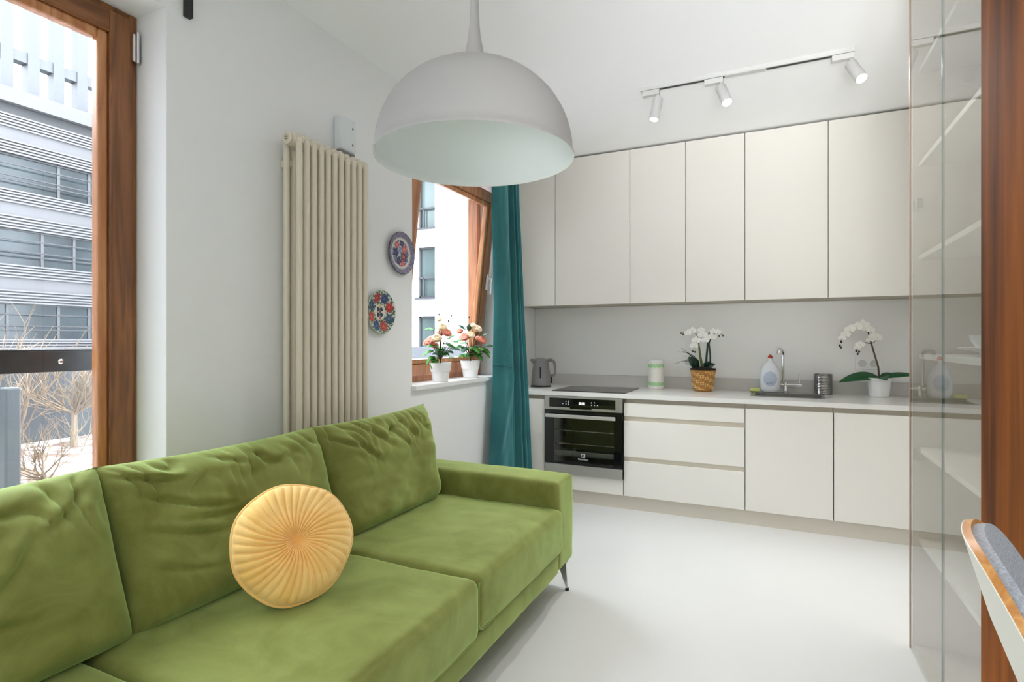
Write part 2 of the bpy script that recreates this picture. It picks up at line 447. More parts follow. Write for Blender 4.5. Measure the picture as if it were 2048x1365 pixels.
# railing of the French window
rl = thing('balcony_railing', 'dark flat handrail with bolts outside the large window', 'railing', (-2.35, 0, 0))
bm = B(); box(bm, -2.362, -2.35, -1.3, 1.6, 1.088, 1.163, .002); box(bm, -2.40, -2.35, -1.3, 1.6, 1.163, 1.17, .002)
obj('handrail', bm, M['railm'], rl, rl.location)
for y in (.93, 1.135, .6, -.2, -.7):
    bm = B(); lathe(bm, [(.009, 0), (.009, .006), (.005, .010)], 12, (-2.35, y, 1.125), dirmtx((1, 0, 0)))
    obj('bolt', bm, M['chrome'], rl, rl.location)
bm = B(); box(bm, -2.375, -2.363, -1.3, 1.6, .02, 1.09); obj('glass_infill', bm, M['pane'], rl, rl.location)
# low charcoal wall
bm = B(); box(bm, -8.35, -8.05, -2, 14, -.02, 1.05, .01)
o = obj('garden_wall', bm, M['dwall']); tag(o, 'low charcoal wall behind the bare shrubs', 'wall')
# bollard
bm = B(); box(bm, -4.14, -4.06, 1.685, 1.765, -.02, .925, .012)
o = obj('bollard', bm, M['postg']); tag(o, 'square pale grey post in the snowy bed outside the big window', 'post')

def shrub(name, label, base, h, n, seed, spread=.7, trunk=.012, th=.35):
    rnd = random.Random(seed); bm = B(); base = Vector(base)
    top = base+Vector((0, 0, th)); tube(bm, [base, top], [trunk*1.4, trunk], 6)
    def grow(p, d, L, r, lev):
        pts = [p]; q = p.copy(); dd = d.copy()
        for i in range(5):
            dd = (dd+Vector((rnd.uniform(-1, 1), rnd.uniform(-1, 1), rnd.uniform(-.5, .9)))*.2).normalized()
            q = q+dd*L/5; pts.append(q.copy())
        tube(bm, pts, [r*(1-.15*i) for i in range(6)], 4)
        if lev < 2:
            for k in range(5 if lev == 0 else 3):
                s = pts[rnd.randint(1, 5)]
                grow(s, (dd+Vector((rnd.uniform(-1, 1), rnd.uniform(-1, 1), rnd.uniform(-.3, .8)))*.8).normalized(), L*.6, r*.55, lev+1)
    for i in range(n):
        a = rnd.uniform(0, 2*PI); d = Vector((math.cos(a)*spread, math.sin(a)*spread, rnd.uniform(.25, 1.1))).normalized()
        grow(top-Vector((0, 0, rnd.uniform(0, .08))), d, h*rnd.uniform(.7, 1), trunk*.5, 0)
    o = obj(name, bm, M['branch'], None); return tag(o, label, 'shrub')
shrub('bare_shrub', 'small bare shrub with a straight pale trunk before the charcoal wall', (-7.3, 3.67, -.02), .55, 22, 3, th=.42, trunk=.03)
shrub('bare_shrub', 'wide tangled bare shrub nearest the big window, behind the grey post', (-5.3, 2.45, -.02), .5, 14, 5, spread=1.3, th=.16, trunk=.016)
shrub('bare_shrub', 'tall bare shrub at the far left whose twigs rise above the handrail', (-6.5, 2.75, -.02), .95, 9, 9, spread=.6, th=.25, trunk=.022)

# office building far across
ob = thing('office_building', 'long grey office block with louvred floors across the street', 'building', (-34, 14, 0))
OO = ob.location; XF = -28
bm = B(); box(bm, -40, XF-.35, -20, 19, -1, 11.0); obj('wall', bm, M['cladd'], ob, OO)
for fl in range(4):
    zb = -1.8+3.05*fl     # window strip bottom
    # spandrel cladding between strips
    bm = B(); box(bm, XF-.36, XF-.1, -20, 19, zb+1.5, zb+3.05); obj('spandrel', bm, M['clad'], ob, OO)
    bm = B()
    for k, z in enumerate((1.5, 1.62, 1.74, 1.86, 1.98, 2.55, 2.67, 2.79, 2.91, 3.02)):
        box(bm, XF-.14, XF, -20, 19, zb+z, zb+z+.06)
    obj('louvre_band', bm, M['louv'], ob, OO)
    bm = B()
    for z in (.38, .55, 1.02): box(bm, XF+.02, XF+.08, -20, 19, zb+z, zb+z+.05)
    obj('sun_louvre', bm, M['cladd'], ob, OO)
    y = -8.0; rnd = random.Random(fl)
    while y < 17:
        wd = rnd.choice((1.2, 1.8, 2.4))
        f = B(); frame_yz(f, XF-.34, XF-.25, y, y+wd, zb, zb+1.5, .05, 0)
        fo = obj('window', f, M['clad'], ob, OO)
        p = B(); box(p, XF-.33, XF-.30, y+.05, y+wd-.05, zb+.05, zb+1.45); obj('pane', p, M['offglass'], fo, OO)
        y += wd
bm = B(); box(bm, XF-.2, XF+.05, -20, 19, 10.9, 11.5); obj('parapet', bm, M['clad'], ob, OO)
# tower above with white lattice windows
bt = thing('lattice_tower', 'pale tower with tall rectangular openings rising above the office block', 'building', (-38, 14, 11))
OT = bt.location
bm = B()
for i in range(10):
    y = 9.8+i*.92
    box(bm, -28.9, -28.4, y, y+.42, 11.4, 22, 0)
box(bm, -28.9, -28.45, 9, 19, 12.9, 13.35); box(bm, -28.9, -28.45, 9, 19, 15.6, 16.3); box(bm, -28.9, -28.45, 9, 19, 19.4, 20.0)
obj('lattice_wall', bm, M['lite'], bt, OT)
# white block outside window 2
wb = thing('apartment_block', 'bright white rendered block with recessed dark windows across the courtyard', 'building', (-26, 26, 0))
OW = wb.location
bm = B()
xs0, xs1 = -13.95, -13.0
cols = [(-13.98, -12.98), (-17.4, -16.4), (-20.8, -19.8)]
rows = [(-0.2, 2.27), (3.05, 5.27), (6.05, 8.3), (9.1, 11.3)]
# wall with holes: vertical strips between window columns, and spandrels within columns
ed = [-27.5]+[v for c_ in sorted(cols) for v in c_]+[-11.75]
for i in range(0, len(ed), 2): box(bm, ed[i], ed[i+1], 20, 20.35, -1, 16)
for (a, b_) in cols:
    zz = [-1]+[v for r_ in rows for v in r_]+[16]
    for i in range(0, len(zz), 2): box(bm, a, b_, 20, 20.35, zz[i], zz[i+1])
obj('front_wall', bm, M['render'], wb, OW)
bm = B(); box(bm, -27.5, -11.76, 20.5, 45, -1, 16); obj('wall', bm, M['render'], wb, OW)
bm = B(); box(bm, -11.76, -11.6, 20.002, 45, -1, 16); obj('side_wall', bm, mat('shaded_render', (150, 152, 152), rough=.9), wb, OW)  # side of the white block, its shade put into a greyer colour
for (a, b_) in cols:
    for (z0, z1) in rows:
        f = B(); box(f, a, b_, 20.28, 20.34, z0, z0+.09); box(f, a, b_, 20.28, 20.34, z1-.09, z1); box(f, a, a+.09, 20.28, 20.34, z0, z1); box(f, b_-.09, b_, 20.28, 20.34, z0, z1)
        box(f, a, b_, 20.22, 20.28, z0+.85, z0+.93); box(f, a+.25, a+.30, 20.22, 20.28, z0+.1, z0+.9); box(f, a-.02, b_+.02, 19.95, 20.3, z0-.07, z0)
        fo = obj('window', f, M['dwall'], wb, OW)
        p = B(); box(p, a+.05, b_-.05, 20.36, 20.38, z0+.05, z1-.05); obj('pane', p, M['greyg'], fo, OW)

# ------------------------------------------------------------------ kitchen
YF = 3.92                       # door fronts
GZ = dict(bot=.098, top=.760)
def base_cab(x0, x1, label, doors=None, drawers=None, filler=False):
    o = thing('base_cabinet', label, 'cabinet', ((x0+x1)/2, YK-.3, 0), group='kitchen base units')
    O = o.location
    bm = B(); box(bm, x0+.002, x1-.002, YF+.028, YK-.02, .10, .755); box(bm, x0+.002, x1-.002, YF+.06, YK-.02, .755, .79)
    obj('carcass', bm, M['carc'], o, O)
    bm = B(); box(bm, x0+.001, x1-.001, YF+.045, YF+.062, .745, .792); obj('grip_rail', bm, M['rail'], o, O)
    if doors:
        for (a, b) in doors:
            bm = B(); box(bm, a+.0022, b-.0022, YF, YF+.022, GZ['bot'], GZ['top'], .0015); obj('door', bm, M['front'], o, O)
    if drawers:
        for (z0, z1) in drawers:
            bm = B(); box(bm, x0+.0022, x1-.0022, YF, YF+.022, z0, z1, .0015); obj('drawer_front', bm, M['front'], o, O)
        for z in (.345, .632):
            bm = B(); box(bm, x0+.002, x1-.002, YF+.019, YF+.03, z-.004, z+.036); obj('grip_rail', bm, M['rail'], o, O)
    return o
base_cab(XW+.003, -1.562, 'narrow cream base cabinet between teal curtain and oven', doors=[(XW+.003, -1.562)])
base_cab(-.96, -.162, 'wide cream base unit with three drawers right of the oven', drawers=[(.098, .345), (.378, .632), (.665, .760)])
base_cab(-.162, .338, 'cream base cabinet with one door under the sink', doors=[(-.162, .338)])
base_cab(.338, .84, 'cream base cabinet with one door below the white orchid pot', doors=[(.340, .84)])
base_cab(.84, 1.148, 'last cream base cabinet hidden past the glass cabinet', doors=[(.84, 1.148)])
# oven housing
oh = thing('oven_housing', 'cream housing unit with a low panel under the oven', 'cabinet', (-1.261, YK-.3, 0), group='kitchen base units')
OH = oh.location
bm = B(); box(bm, -1.560, -1.556, YF+.03, YK-.02, .1, .79); box(bm, -.966, -.962, YF+.03, YK-.02, .1, .79); box(bm, -1.556, -.966, YF+.03, YK-.02, .1, .115); box(bm, -1.556, -.966, YK-.05, YK-.03, .115, .79)
obj('carcass', bm, M['carc'], oh, OH)
bm = B(); box(bm, -1.5578, -.9642, YF, YF+.022, .098, .208, .0015); obj('front_panel', bm, M['front'], oh, OH)
bm = B(); box(bm, XW+.003, 1.148, YF+.022, YF+.038, 0, .095)
o = obj('kitchen_plinth', bm, M['plinth']); tag(o, 'long beige plinth running under all kitchen base units', 'plinth')
# worktop with a sink cut-out
wt = thing('kitchen_worktop', 'long pale stone worktop carrying hob and sink', 'worktop', (-.4, 4.25, .79))
OWT = wt.location
SX0, SX1, SY0, SY1 = -.115, .30, 4.16, 4.42
bm = B()
box(bm, XW+.003, SX0, YF-.015, YK-.003, .792, .822); box(bm, SX1, 1.148, YF-.015, YK-.003, .792, .822)
box(bm, SX0, SX1, YF-.015, SY0, .792, .822); box(bm, SX0, SX1, SY1, YK-.003, .792, .822)
obj('slab', bm, M['top'], wt, OWT)
bm = B(); box(bm, XW+.003, 1.148, YK-.016, YK-.003, .822, .913, .001); obj('upstand', bm, M['upst'], wt, OWT)
# backsplash panel
bm = B(); box(bm, XW+.003, 1.148, YK-.008, YK-.001, .914, 1.487)
o = obj('splashback', bm, mat('splashback_paint', (233, 233, 231), rough=.4)); tag(o, 'plain light grey splashback between worktop and wall cabinets', 'splashback')

# wall cabinets
YU = 4.235
ux = [XW+.003, -1.598, -.989, -.578, -.176, .335, .84, 1.148]
ul = ['narrow cream wall cabinet at the left end, half behind the teal curtain', 'cream wall cabinet above the kettle and hob, right next to the pendant lamp',
      'cream wall cabinet right of the one above the hob, over bare worktop', 'cream wall cabinet directly above the basket orchid',
      'wide cream wall cabinet above the sink and tap', 'cream wall cabinet above the orchid in the white pot', 'last cream wall cabinet behind the glass cabinet']
for i in range(7):
    a, b = ux[i], ux[i+1]
    o = thing('wall_cabinet', ul[i], 'cabinet', ((a+b)/2, YK-.17, 1.49), group='kitchen wall cabinets'); O = o.location
    bm = B(); box(bm, a+.001, b-.001, YU+.024, YK-.002, 1.490, 2.655); obj('carcass', bm, M['carc'], o, O)
    bm = B(); box(bm, a+.0022, b-.0022, YU, YU+.021, 1.488, 2.664, .0015); obj('door', bm, M['front'], o, O)

# oven
ov = thing('built_in_oven', 'stainless steel oven with black glass door under the hob', 'oven', (-1.261, 4.2, .21)); OV = ov.location
YO = YF-.018
x0, x1 = -1.5575, -.9645
bm = B(); box(bm, x0, x1, YO, YO+.03, .688, .789, .002); obj('control_panel', bm, M['steel'], ov, OV)
bm = B(); box(bm, -1.518, -1.015, YO-.003, YO+.001, .708, .776, .001); box(bm, -1.355, -1.19, YO-.003, YO+.001, .698, .712, .001)
dp = obj('display', bm, M['bglass'], ov, OV)
bm = B()
for (px, pz) in ((-1.41, .735), (-1.385, .752), (-1.385, .733), (-1.365, .755), (-1.365, .743), (-1.365, .731), (-1.19, .75), (-1.19, .733), (-1.168, .752), (-1.168, .733), (-1.145, .733)):
    lathe(bm, [(.0045, 0), (.0045, .001)], 8, (px, YO-.0035, pz), dirmtx((0, -1, 0)))
obj('button_marks', bm, M['logo'], dp, OV)
bm = B()
for i, dx in enumerate((0, .011, .025, .036)):
    px = -1.285+dx
    for (a, b, c_, d) in ((0, .008, .0165, .018), (0, .008, 0, .0015), (0, .0015, 0, .018), (.0065, .008, 0, .018)):
        box(bm, px+a, px+b, YO-.0045, YO-.0032, .732+c_, .732+d)
box(bm, -1.2632, -1.2615, YO-.0045, YO-.0032, .736, .738); box(bm, -1.2632, -1.2615, YO-.0045, YO-.0032, .744, .746)
obj('clock_digits', bm, M['display'], dp, OV)
# door: frame of black glass around a window
bm = B()
wx0, wx1, wz0, wz1 = -1.483, -1.027, .305, .625
box(bm, x0, wx0, YO, YO+.022, .288, .685, .001); box(bm, wx1, x1, YO, YO+.022, .288, .685, .001)
box(bm, wx0, wx1, YO, YO+.022, .288, wz0); box(bm, wx0, wx1, YO, YO+.022, wz1, .685)
dr = obj('oven_door', bm, M['bglass'], ov, OV)
bm = B(); box(bm, wx0, wx1, YO+.004, YO+.009, wz0, wz1); obj('window_glass', bm, M['ovglass'], dr, OV)
bm = B(); box(bm, -1.535, -1.005, YO-.045, YO-.033, .634, .660, .003)
for px in (-1.50, -1.04): box(bm, px-.008, px+.008, YO-.034, YO+.001, .64, .654)
obj('handle', bm, mat('satin_handle', (214, 213, 210), rough=.35, metal=.7), dr, OV)
bm = B(); box(bm, x0, x1, YO, YO+.022, .212, .285, .002); obj('bottom_trim', bm, M['steel'], ov, OV)
bm = B(); a, b, c_, d = YO+.03, 4.45, .24, .67
box(bm, -1.54, -1.53, a, b, c_, d); box(bm, -.99, -.98, a, b, c_, d); box(bm, -1.54, -.98, a, b, c_-.01, c_); box(bm, -1.54, -.98, a, b, d, d+.01); box(bm, -1.54, -.98, b, b+.01, c_, d)
obj('cavity', bm, M['enamel'], ov, OV)
for z in (.43, .53):
    bm = B()
    for k in range(14): tube(bm, [(-1.52+k*.0405, YO+.05, z), (-1.52+k*.0405, 4.42, z)], .0022, 6)
    tube(bm, [(-1.525, YO+.05, z), (-.99, YO+.05, z)], .004, 6)
    obj('rack', bm, M['chrome'], ov, OV)
bm = B(); box(bm, -1.50, -1.02, YO+.06, 4.40, .335, .35, .004); box(bm, -1.50, -1.02, YO+.06, YO+.07, .335, .375, .003); obj('baking_tray', bm, M['steel'], ov, OV)
# maker's mark on the door glass
bm = B(); box(bm, -1.268, -1.236, YO-.0012, YO-.0002+.0045, .345, .377)
bm2 = B(); box(bm2, -1.270, -1.240, YO-.001, YO+.0035, .345, .373)
bm.free(); obj('maker_mark', bm2, M['logo'], dr, OV)
bm = B()
v = [(-1.266, .369), (-1.266, .361), (-1.252, .361), (-1.244, .369)]
bm.faces.new([bm.verts.new((p[0], YO-.0014, p[1])) for p in v]); v = [(-1.266, .349), (-1.244, .349), (-1.252, .357), (-1.266, .357)]
bm.faces.new([bm.verts.new((p[0], YO-.0014, p[1])) for p in v]); 
r = bmesh.ops.extrude_face_region(bm, geom=bm.faces[:]); bmesh.ops.translate(bm, verts=[e for e in r['geom'] if isinstance(e, bmesh.types.BMVert)], vec=(0, .0005, 0))
obj('maker_mark_detail', bm, M['bglass'], dr, OV)
cu = bpy.data.curves.new('maker_lettering', 'FONT'); cu.body = 'Electrolux'; cu.size = .019; cu.align_x = 'CENTER'; cu.extrude = .0004
to = bpy.data.objects.new('maker_lettering', cu); COL.objects.link(to)
dg = bpy.context.evaluated_depsgraph_get(); me = bpy.data.meshes.new_from_object(to.evaluated_get(dg)); bpy.data.objects.remove(to)
me.name = 'maker_lettering'; me.materials.clear(); me.materials.append(M['logo'])
to = bpy.data.objects.new('maker_lettering', me); COL.objects.link(to); to.parent = dr
to.rotation_euler = (PI/2, 0, 0); to.location = Vector((-1.255, YO+.002, .326))-OV

# hob
hb = thing('induction_hob', 'flat black glass hob set in the worktop above the oven', 'hob', (-1.24, 4.17, .822)); OB = hb.location
bm = B(); box(bm, -1.515, -.955, 3.945, 4.425, .822, .828, .002); gp = obj('glass_plate', bm, M['hob'], hb, OB)
for (cx_, cy_, r_) in ((-1.38, 4.06, .09), (-1.38, 4.3, .075), (-1.09, 4.06, .075), (-1.09, 4.3, .09)):
    bm = B(); lathe(bm, [(r_, .8281), (r_, .8284), (r_-.002, .8284), (r_-.002, .8281)], 40, (cx_, cy_, 0), cap=False); obj('cooking_zone_ring', bm, M['kettle'], gp, OB)

# sink and tap
sk = thing('kitchen_sink', 'small inset stainless steel sink below the tap', 'sink', (.09, 4.29, .8)); OS = sk.location
bm = B()
for (a, b, c_, d) in ((SX0-.02, SX1+.02, SY0-.02, SY0), (SX0-.02, SX1+.02, SY1, SY1+.05), (SX0-.02, SX0, SY0, SY1), (SX1, SX1+.02, SY0, SY1)): box(bm, a, b, c_, d, .822, .8255, .001)
obj('rim', bm, M['sinks'], sk, OS)
bm = B()
box(bm, SX0, SX0+.006, SY0, SY1, .68, .8225); box(bm, SX1-.006, SX1, SY0, SY1, .68, .8225); box(bm, SX0, SX1, SY0, SY0+.006, .68, .8225); box(bm, SX0, SX1, SY1-.006, SY1, .68, .8225); box(bm, SX0, SX1, SY0, SY1, .675, .681)
obj('bowl', bm, M['sinks'], sk, OS)
bm = B(); box(bm, SX1+.025, SX1+.062, SY0+.01, SY0+.05, .822, .8245, .001); obj('overflow_button', bm, M['chrome'], sk, OS)

tp = thing('kitchen_tap', 'tall chrome mixer tap with side lever behind the sink', 'tap', (.085, 4.505, .822)); OP = tp.location
tx, ty = .085, 4.505
bm = B(); lathe(bm, [(.024, .822), (.024, .828), (.017, .832), (.016, .872), (.018, .876), (.018, .9), (.012, .905)], 20, (tx, ty, 0)); obj('base', bm, M['chrome'], tp, OP)
bm = B(); tube(bm, [(tx-.03, ty, .882), (tx+.03, ty, .882)], .016, 14); tube(bm, [(tx+.03, ty, .882), (tx+.075, ty, .882)], .013, 14); tube(bm, [(tx+.075, ty, .882), (tx+.105, ty, .882)], .016, 14)
obj('mixer_body', bm, M['chrome'], tp, OP)
bm = B(); tube(bm, [(tx+.09, ty, .89), (tx+.09, ty, .905), (tx+.088, ty, .965)], [.006, .005, .004], 10); obj('lever', bm, M['chrome'], tp, OP)
bm = B(); tube(bm, [(tx-.015, ty, .895), (tx-.015, ty, 1.10), (tx-.017, ty-.008, 1.125), (tx-.025, ty-.03, 1.138), (tx-.034, ty-.08, 1.140), (tx-.044, ty-.135, 1.130)], [.0095, .0095, .011, .0125, .0125, .0125], 14)
obj('spout', bm, M['chrome'], tp, OP)
bm = B(); tube(bm, [(tx-.044, ty-.135, 1.132), (tx-.046, ty-.142, 1.108)], [.014, .012], 14); obj('aerator', bm, M['chrome'], tp, OP)

# kettle
kt = thing('electric_kettle', 'grey electric kettle beside the teal curtain', 'kettle', (-1.735, 4.27, .822), (0, 0, math.radians(18))); 
bm = B(); lathe(bm, [(.0, .0), (.083, .0), (.086, .006), (.084, .012), (0.0, .012)], 36); obj('base', bm, M['black'], kt)
bm = B(); lathe(bm, [(.078, .013), (.081, .02), (.080, .05), (.074, .12), (.064, .19), (.061, .215), (.058, .218), (.0, .22)], 36)
bd = obj('body', bm, M['kettle'], kt, smooth=True, auto=40)
bm = B(); lathe(bm, [(.056, .219), (.052, .228), (.03, .234), (0, .235)], 32); obj('lid', bm, M['kettle'], kt, smooth=True, auto=40)
bm = B(); tube(bm, [(-.05, 0, .205), (-.074, 0, .216), (-.088, 0, .222)], [.022, .016, .008], 10); obj('spout', bm, M['kettle'], kt, smooth=True)
bm = B(); tube(bm, [(.054, 0, .219), (.085, 0, .222), (.108, 0, .205), (.117, 0, .165), (.116, 0, .12), (.108, 0, .096), (.074, 0, .084)], [.011, .013, .012, .010, .010, .010, .011], 10); obj('handle', bm, M['kettle'], kt, smooth=True)
bm = B(); box(bm, -.005, .005, -.0800, -.064, .075, .165, .003); obj('water_gauge', bm, M['black'], kt)
bm = B(); tube(bm, [(.088, 0, .08), (.084, 0, .05), (.086, 0, .03)], [.006, .009, .007], 8); obj('switch', bm, M['black'], kt)

# canister
cn = thing('storage_jar', 'white lidded tin with pale green bands left of the basket orchid', 'jar', (-.835, 4.47, .822))
R_ = .058
bm = B(); lathe(bm, [(R_-.004, 0), (R_, .003), (R_, .205), (R_-.002, .208), (0, .208)], 36); obj('body', bm, mat('jar_print', (232, 230, 222), rough=.4, var=.04, vscale=30), cn, smooth=True, auto=40)
for (z0, z1) in ((.028, .052), (.172, .196)):
    bm = B(); lathe(bm, [(R_, z0), (R_+.0006, z0+.001), (R_+.0006, z1-.001), (R_, z1)], 36, cap=False)
    for k in range(12):
        a = 2*PI*k/12; lathe(bm, [(.008, 0), (.008, .0008)], 8, (math.cos(a)*R_, math.sin(a)*R_, z1 if z0 < .1 else z0), dirmtx((math.cos(a), math.sin(a), 0)))
    obj('printed_band', bm, M['mint'], cn)
bm = B(); lathe(bm, [(R_+.002, .208), (R_+.002, .222), (R_-.006, .229), (0, .23)], 36); obj('lid', bm, M['white'], cn, smooth=True, auto=40)

# leaves and blossoms helpers
def leafmesh(bm, base, d, up, L, W, droop=.2, fold=.15, n=8, th=.0012):
    """pointed leaf blade: base, direction, up, length, width"""
    d = Vector(d).normalized(); up = Vector(up).normalized(); s = d.cross(up).normalized(); up = s.cross(d).normalized()
    rows = []
    for i in range(n+1):
        t = i/n; wd = W*math.sin(PI*min(1, t**.8*.97+.03))**.8*.5
        c_ = Vector(base)+d*L*t-Vector((0, 0, 1))*droop*L*t*t
        rows.append([c_-s*wd+up*wd*fold, c_, c_+s*wd+up*wd*fold])
    vs = [[bm.verts.new(p) for p in r_] for r_ in rows]; vb = [[bm.verts.new(p-up*th) for p in r_] for r_ in rows]
    for i in range(n):
        for j in range(2):
            bm.faces.new((vs[i][j], vs[i][j+1], vs[i+1][j+1], vs[i+1][j])); bm.faces.new((vb[i][j], vb[i+1][j], vb[i+1][j+1], vb[i][j+1]))
        for j in (0, 2):
            bm.faces.new((vs[i][j], vs[i+1][j], vb[i+1][j], vb[i][j]))
    return bm

def petal(bm, c, d, n, L, W, cup=.3):
    d = Vector(d).normalized(); n = Vector(n).normalized(); s = d.cross(n).normalized()
    rows = []
    for i in range(6):
        t = i/5; wd = W*.5*math.sin(PI*(.12+.80*t))**.7
        p = Vector(c)+d*L*t+n*cup*L*(t*t-.3*t)
        rows.append([bm.verts.new(p-s*wd+n*wd*.15), bm.verts.new(p), bm.verts.new(p+s*wd+n*wd*.15)])
    for a, b in zip(rows, rows[1:]):
        for j in range(2): bm.faces.new((a[j], a[j+1], b[j+1], b[j]))

def orchid_blossom(par, c, n, r, O):
    n = Vector(n).normalized(); u = n.orthogonal().normalized()
    if abs(n.z) < .95: u = (Vector((0, 0, 1))-n*n.z).normalized()
    v = n.cross(u); bm = B()
    for a, L, W in ((90, .9, .62), (210, .9, .6), (330, .9, .6), (0, 1, 1.0), (180, 1, 1.0)):
        q = math.radians(a); petal(bm, c, v*math.cos(q)+u*math.sin(q), n, r*L, r*W, .18)
    o = obj('blossom', bm, M['petal'], par, O)
    bm = B(); lathe(bm, [(0, 0), (r*.10, r*.08), (r*.08, r*.2), (0, r*.26)], 8, c, dirmtx(n-u*.4)); obj('lip', bm, mat('blossom_lip', (226, 206, 120), rough=.6) if 'lipm' not in M else M['lipm'], o, O)
M['lipm'] = mat('blossom_lip', (236, 228, 186), rough=.6)

# basket orchid
bo = thing('potted_orchid', 'white orchid with grassy leaves in a woven basket pot', 'plant', (-.475, 4.42, .822)); OB2 = bo.location
def weave(bm, r0, r1, h, nu=30, nv=11):
    lathe(bm, [(r0*.86, 0), (r0*.98, .006), (r0, .015), (r1, h), (r1-.006, h), (r0-.008, .012), (0, .01)], 40)
    for j in range(nv):
        z = .012+(h-.02)*j/nv; rr = r0+(r1-r0)*(z/h)
        for i in range(nu):
            a = 2*PI*i/nu; k = ((i//2+j) % 4) < 2
            if k: continue
            n0 = len(bm.faces); lathe(bm, [(.0, -.002), (.0078, 0), (.0, .0045)], 6, (math.cos(a)*rr, math.sin(a)*rr, z+.006), dirmtx((math.cos(a), math.sin(a), .25)))
            bm.faces.ensure_lookup_table()
            for f in bm.faces[n0:]: f.material_index = 1
bm = B(); weave(bm, .070, .092, .162); obj('basket', bm, [M['basket_d'], M['basket']], bo, smooth=False)
bm = B(); lathe(bm, [(.0925, .160), (.0945, .163), (.0945, .170), (.088, .172), (.088, .160)], 36, cap=False); obj('basket_rim', bm, M['soil'], bo)
bm = B(); lathe(bm, [(.087, .155), (.08, .168), (.05, .18), (0, .186)], 24); obj('soil', bm, M['soil'], bo, smooth=True)
def tb(par, pts, r, m, name='stem', seg=7):
    bm = B(); tube(bm, pts, r, seg); return obj(name, bm, m, par, smooth=True)
for (dx, dz, L, W, mm) in (((-.5, -.3, .9), 0, .13, .075, 'leafd'), ((-.2, -.8, .7), 0, .10, .07, 'leafd'), ((.7, -.3, .5), 0, .09, .05, 'leafd'), ((.2, .5, .6), 0, .09, .06, 'leafd')):
    bm = B(); leafmesh(bm, (-.04 if dx[0] < 0 else .02, 0, .17), dx, (0, -.6, .5), L, W, .15, .3); obj('leaf', bm, M[mm], bo, smooth=True)
for pts in ([(-.02, 0, .17), (-.06, -.02, .26), (-.10, -.02, .285), (-.15, -.02, .30)], [(-.02, 0, .17), (-.05, 0, .24), (-.09, 0, .27), (-.16, 0, .325)], [(-.03, 0, .17), (-.08, 0, .225), (-.14, 0, .225), (-.215, 0, .20)], [(-.03, -.01, .17), (-.07, 0, .25), (-.12, 0, .29), (-.19, .01, .295)]):
    tb(bo, pts, [.003, .0028, .002, .0008], M['leafd'], 'grass_blade')
tb(bo, [(-.005, 0, .17), (-.02, 0, .26), (-.03, 0, .345), (-.035, 0, .40), (-.055, 0, .435), (-.085, -.01, .45), (-.13, -.02, .445), (-.15, -.02, .44)], [.010, .009, .0065, .0035, .003, .0025, .002, .0015], M['stem'])
tb(bo, [(.02, 0, .17), (.025, 0, .26), (.035, .0, .37), (.04, .0, .42), (.045, .0, .45)], [.008, .008, .0075, .005, .004], M['leafd'])
tb(bo, [(.05, .01, .17), (.05, .01, .27), (.042, .01, .36), (.06, 0, .42), (.10, -.01, .44), (.14, -.01, .425)], [.006, .006, .005, .003, .002, .0015], M['leafd'])
for (c_, n, r) in (((-.075, -.03, .455), (-.2, -1, .1), .034), ((-.105, -.03, .44), (-.4, -1, 0), .030), ((-.045, -.04, .385), (-.2, -1, .1), .036), ((-.06, -.04, .345), (-.3, -1, -.1), .034),
                   ((.0, -.04, .425), (.1, -1, .1), .036), ((-.01, -.035, .46), (0, -1, .3), .028), ((.065, -.03, .41), (.2, -1, .1), .034), ((.075, -.02, .45), (.3, -1, .2), .030), ((.105, -.02, .445), (.3, -1, .1), .026), ((.02, -.045, .385), (0, -1, 0), .030)):
    orchid_blossom(bo, c_, n, r, None)
for p in ((-.158, -.02, .437), (-.143, -.025, .428), (-.07, -.04, .30), (-.055, -.04, .295), (.115, -.015, .415), (.142, -.01, .418)):
    bm = B(); lathe(bm, [(0, -.008), (.006, -.003), (.0065, .003), (0, .009)], 8, p); obj('bud', bm, M['bud'], bo, smooth=True)

# white pot orchid
wo = thing('potted_orchid', 'white arching orchid with broad dark leaves in a smooth white pot', 'plant', (.655, 4.47, .822))
bm = B(); lathe(bm, [(.055, 0), (.0595, .003), (.070, .108), (.075, .111), (.0755, .128), (.071, .13), (.066, .12), (.0, .115)], 40); obj('pot', bm, M['white'], wo, smooth=True, auto=35)
bm = B(); lathe(bm, [(.066, .118), (0, .124)], 20); obj('soil', bm, M['soil'], wo)
for (b0, d, L, W, dr_) in (((-.01, -.01, .135), (-1, -.12, .03), .235, .10, .20), ((.01, -.01, .138), (1, -.25, .12), .20, .06, .02), ((.0, -.02, .13), (.25, -1, .25), .10, .085, .35), ((.01, .0, .13), (.8, .5, .3), .12, .06, .1)):
    bm = B(); leafmesh(bm, b0, d, (0, -.5, .8), L, W, dr_, .22, 10, .002); obj('leaf', bm, M['leaf'], wo, smooth=True)
tb(wo, [(.0, 0, .12), (-.005, 0, .2), (-.03, 0, .30), (-.05, 0, .38), (-.068, 0, .46), (-.078, 0, .50)], [.006, .006, .0055, .005, .0045, .003], M['stemb'])
tb(wo, [(-.066, 0, .45), (-.082, -.01, .462), (-.12, -.02, .478), (-.165, -.03, .468), (-.20, -.035, .44), (-.222, -.035, .40), (-.232, -.035, .365)], [.003, .003, .0028, .0026, .0024, .002, .0016], M['stemb'])
tb(wo, [(-.045, 0, .36), (-.08, -.01, .366), (-.11, -.02, .36), (-.128, -.025, .34), (-.132, -.025, .31)], [.003, .003, .0025, .002, .0016], M['stemb'])
tb(wo, [(-.045, 0, .36), (-.028, -.01, .372), (-.024, -.01, .392)], [.0025, .002, .0015], M['stemb'])
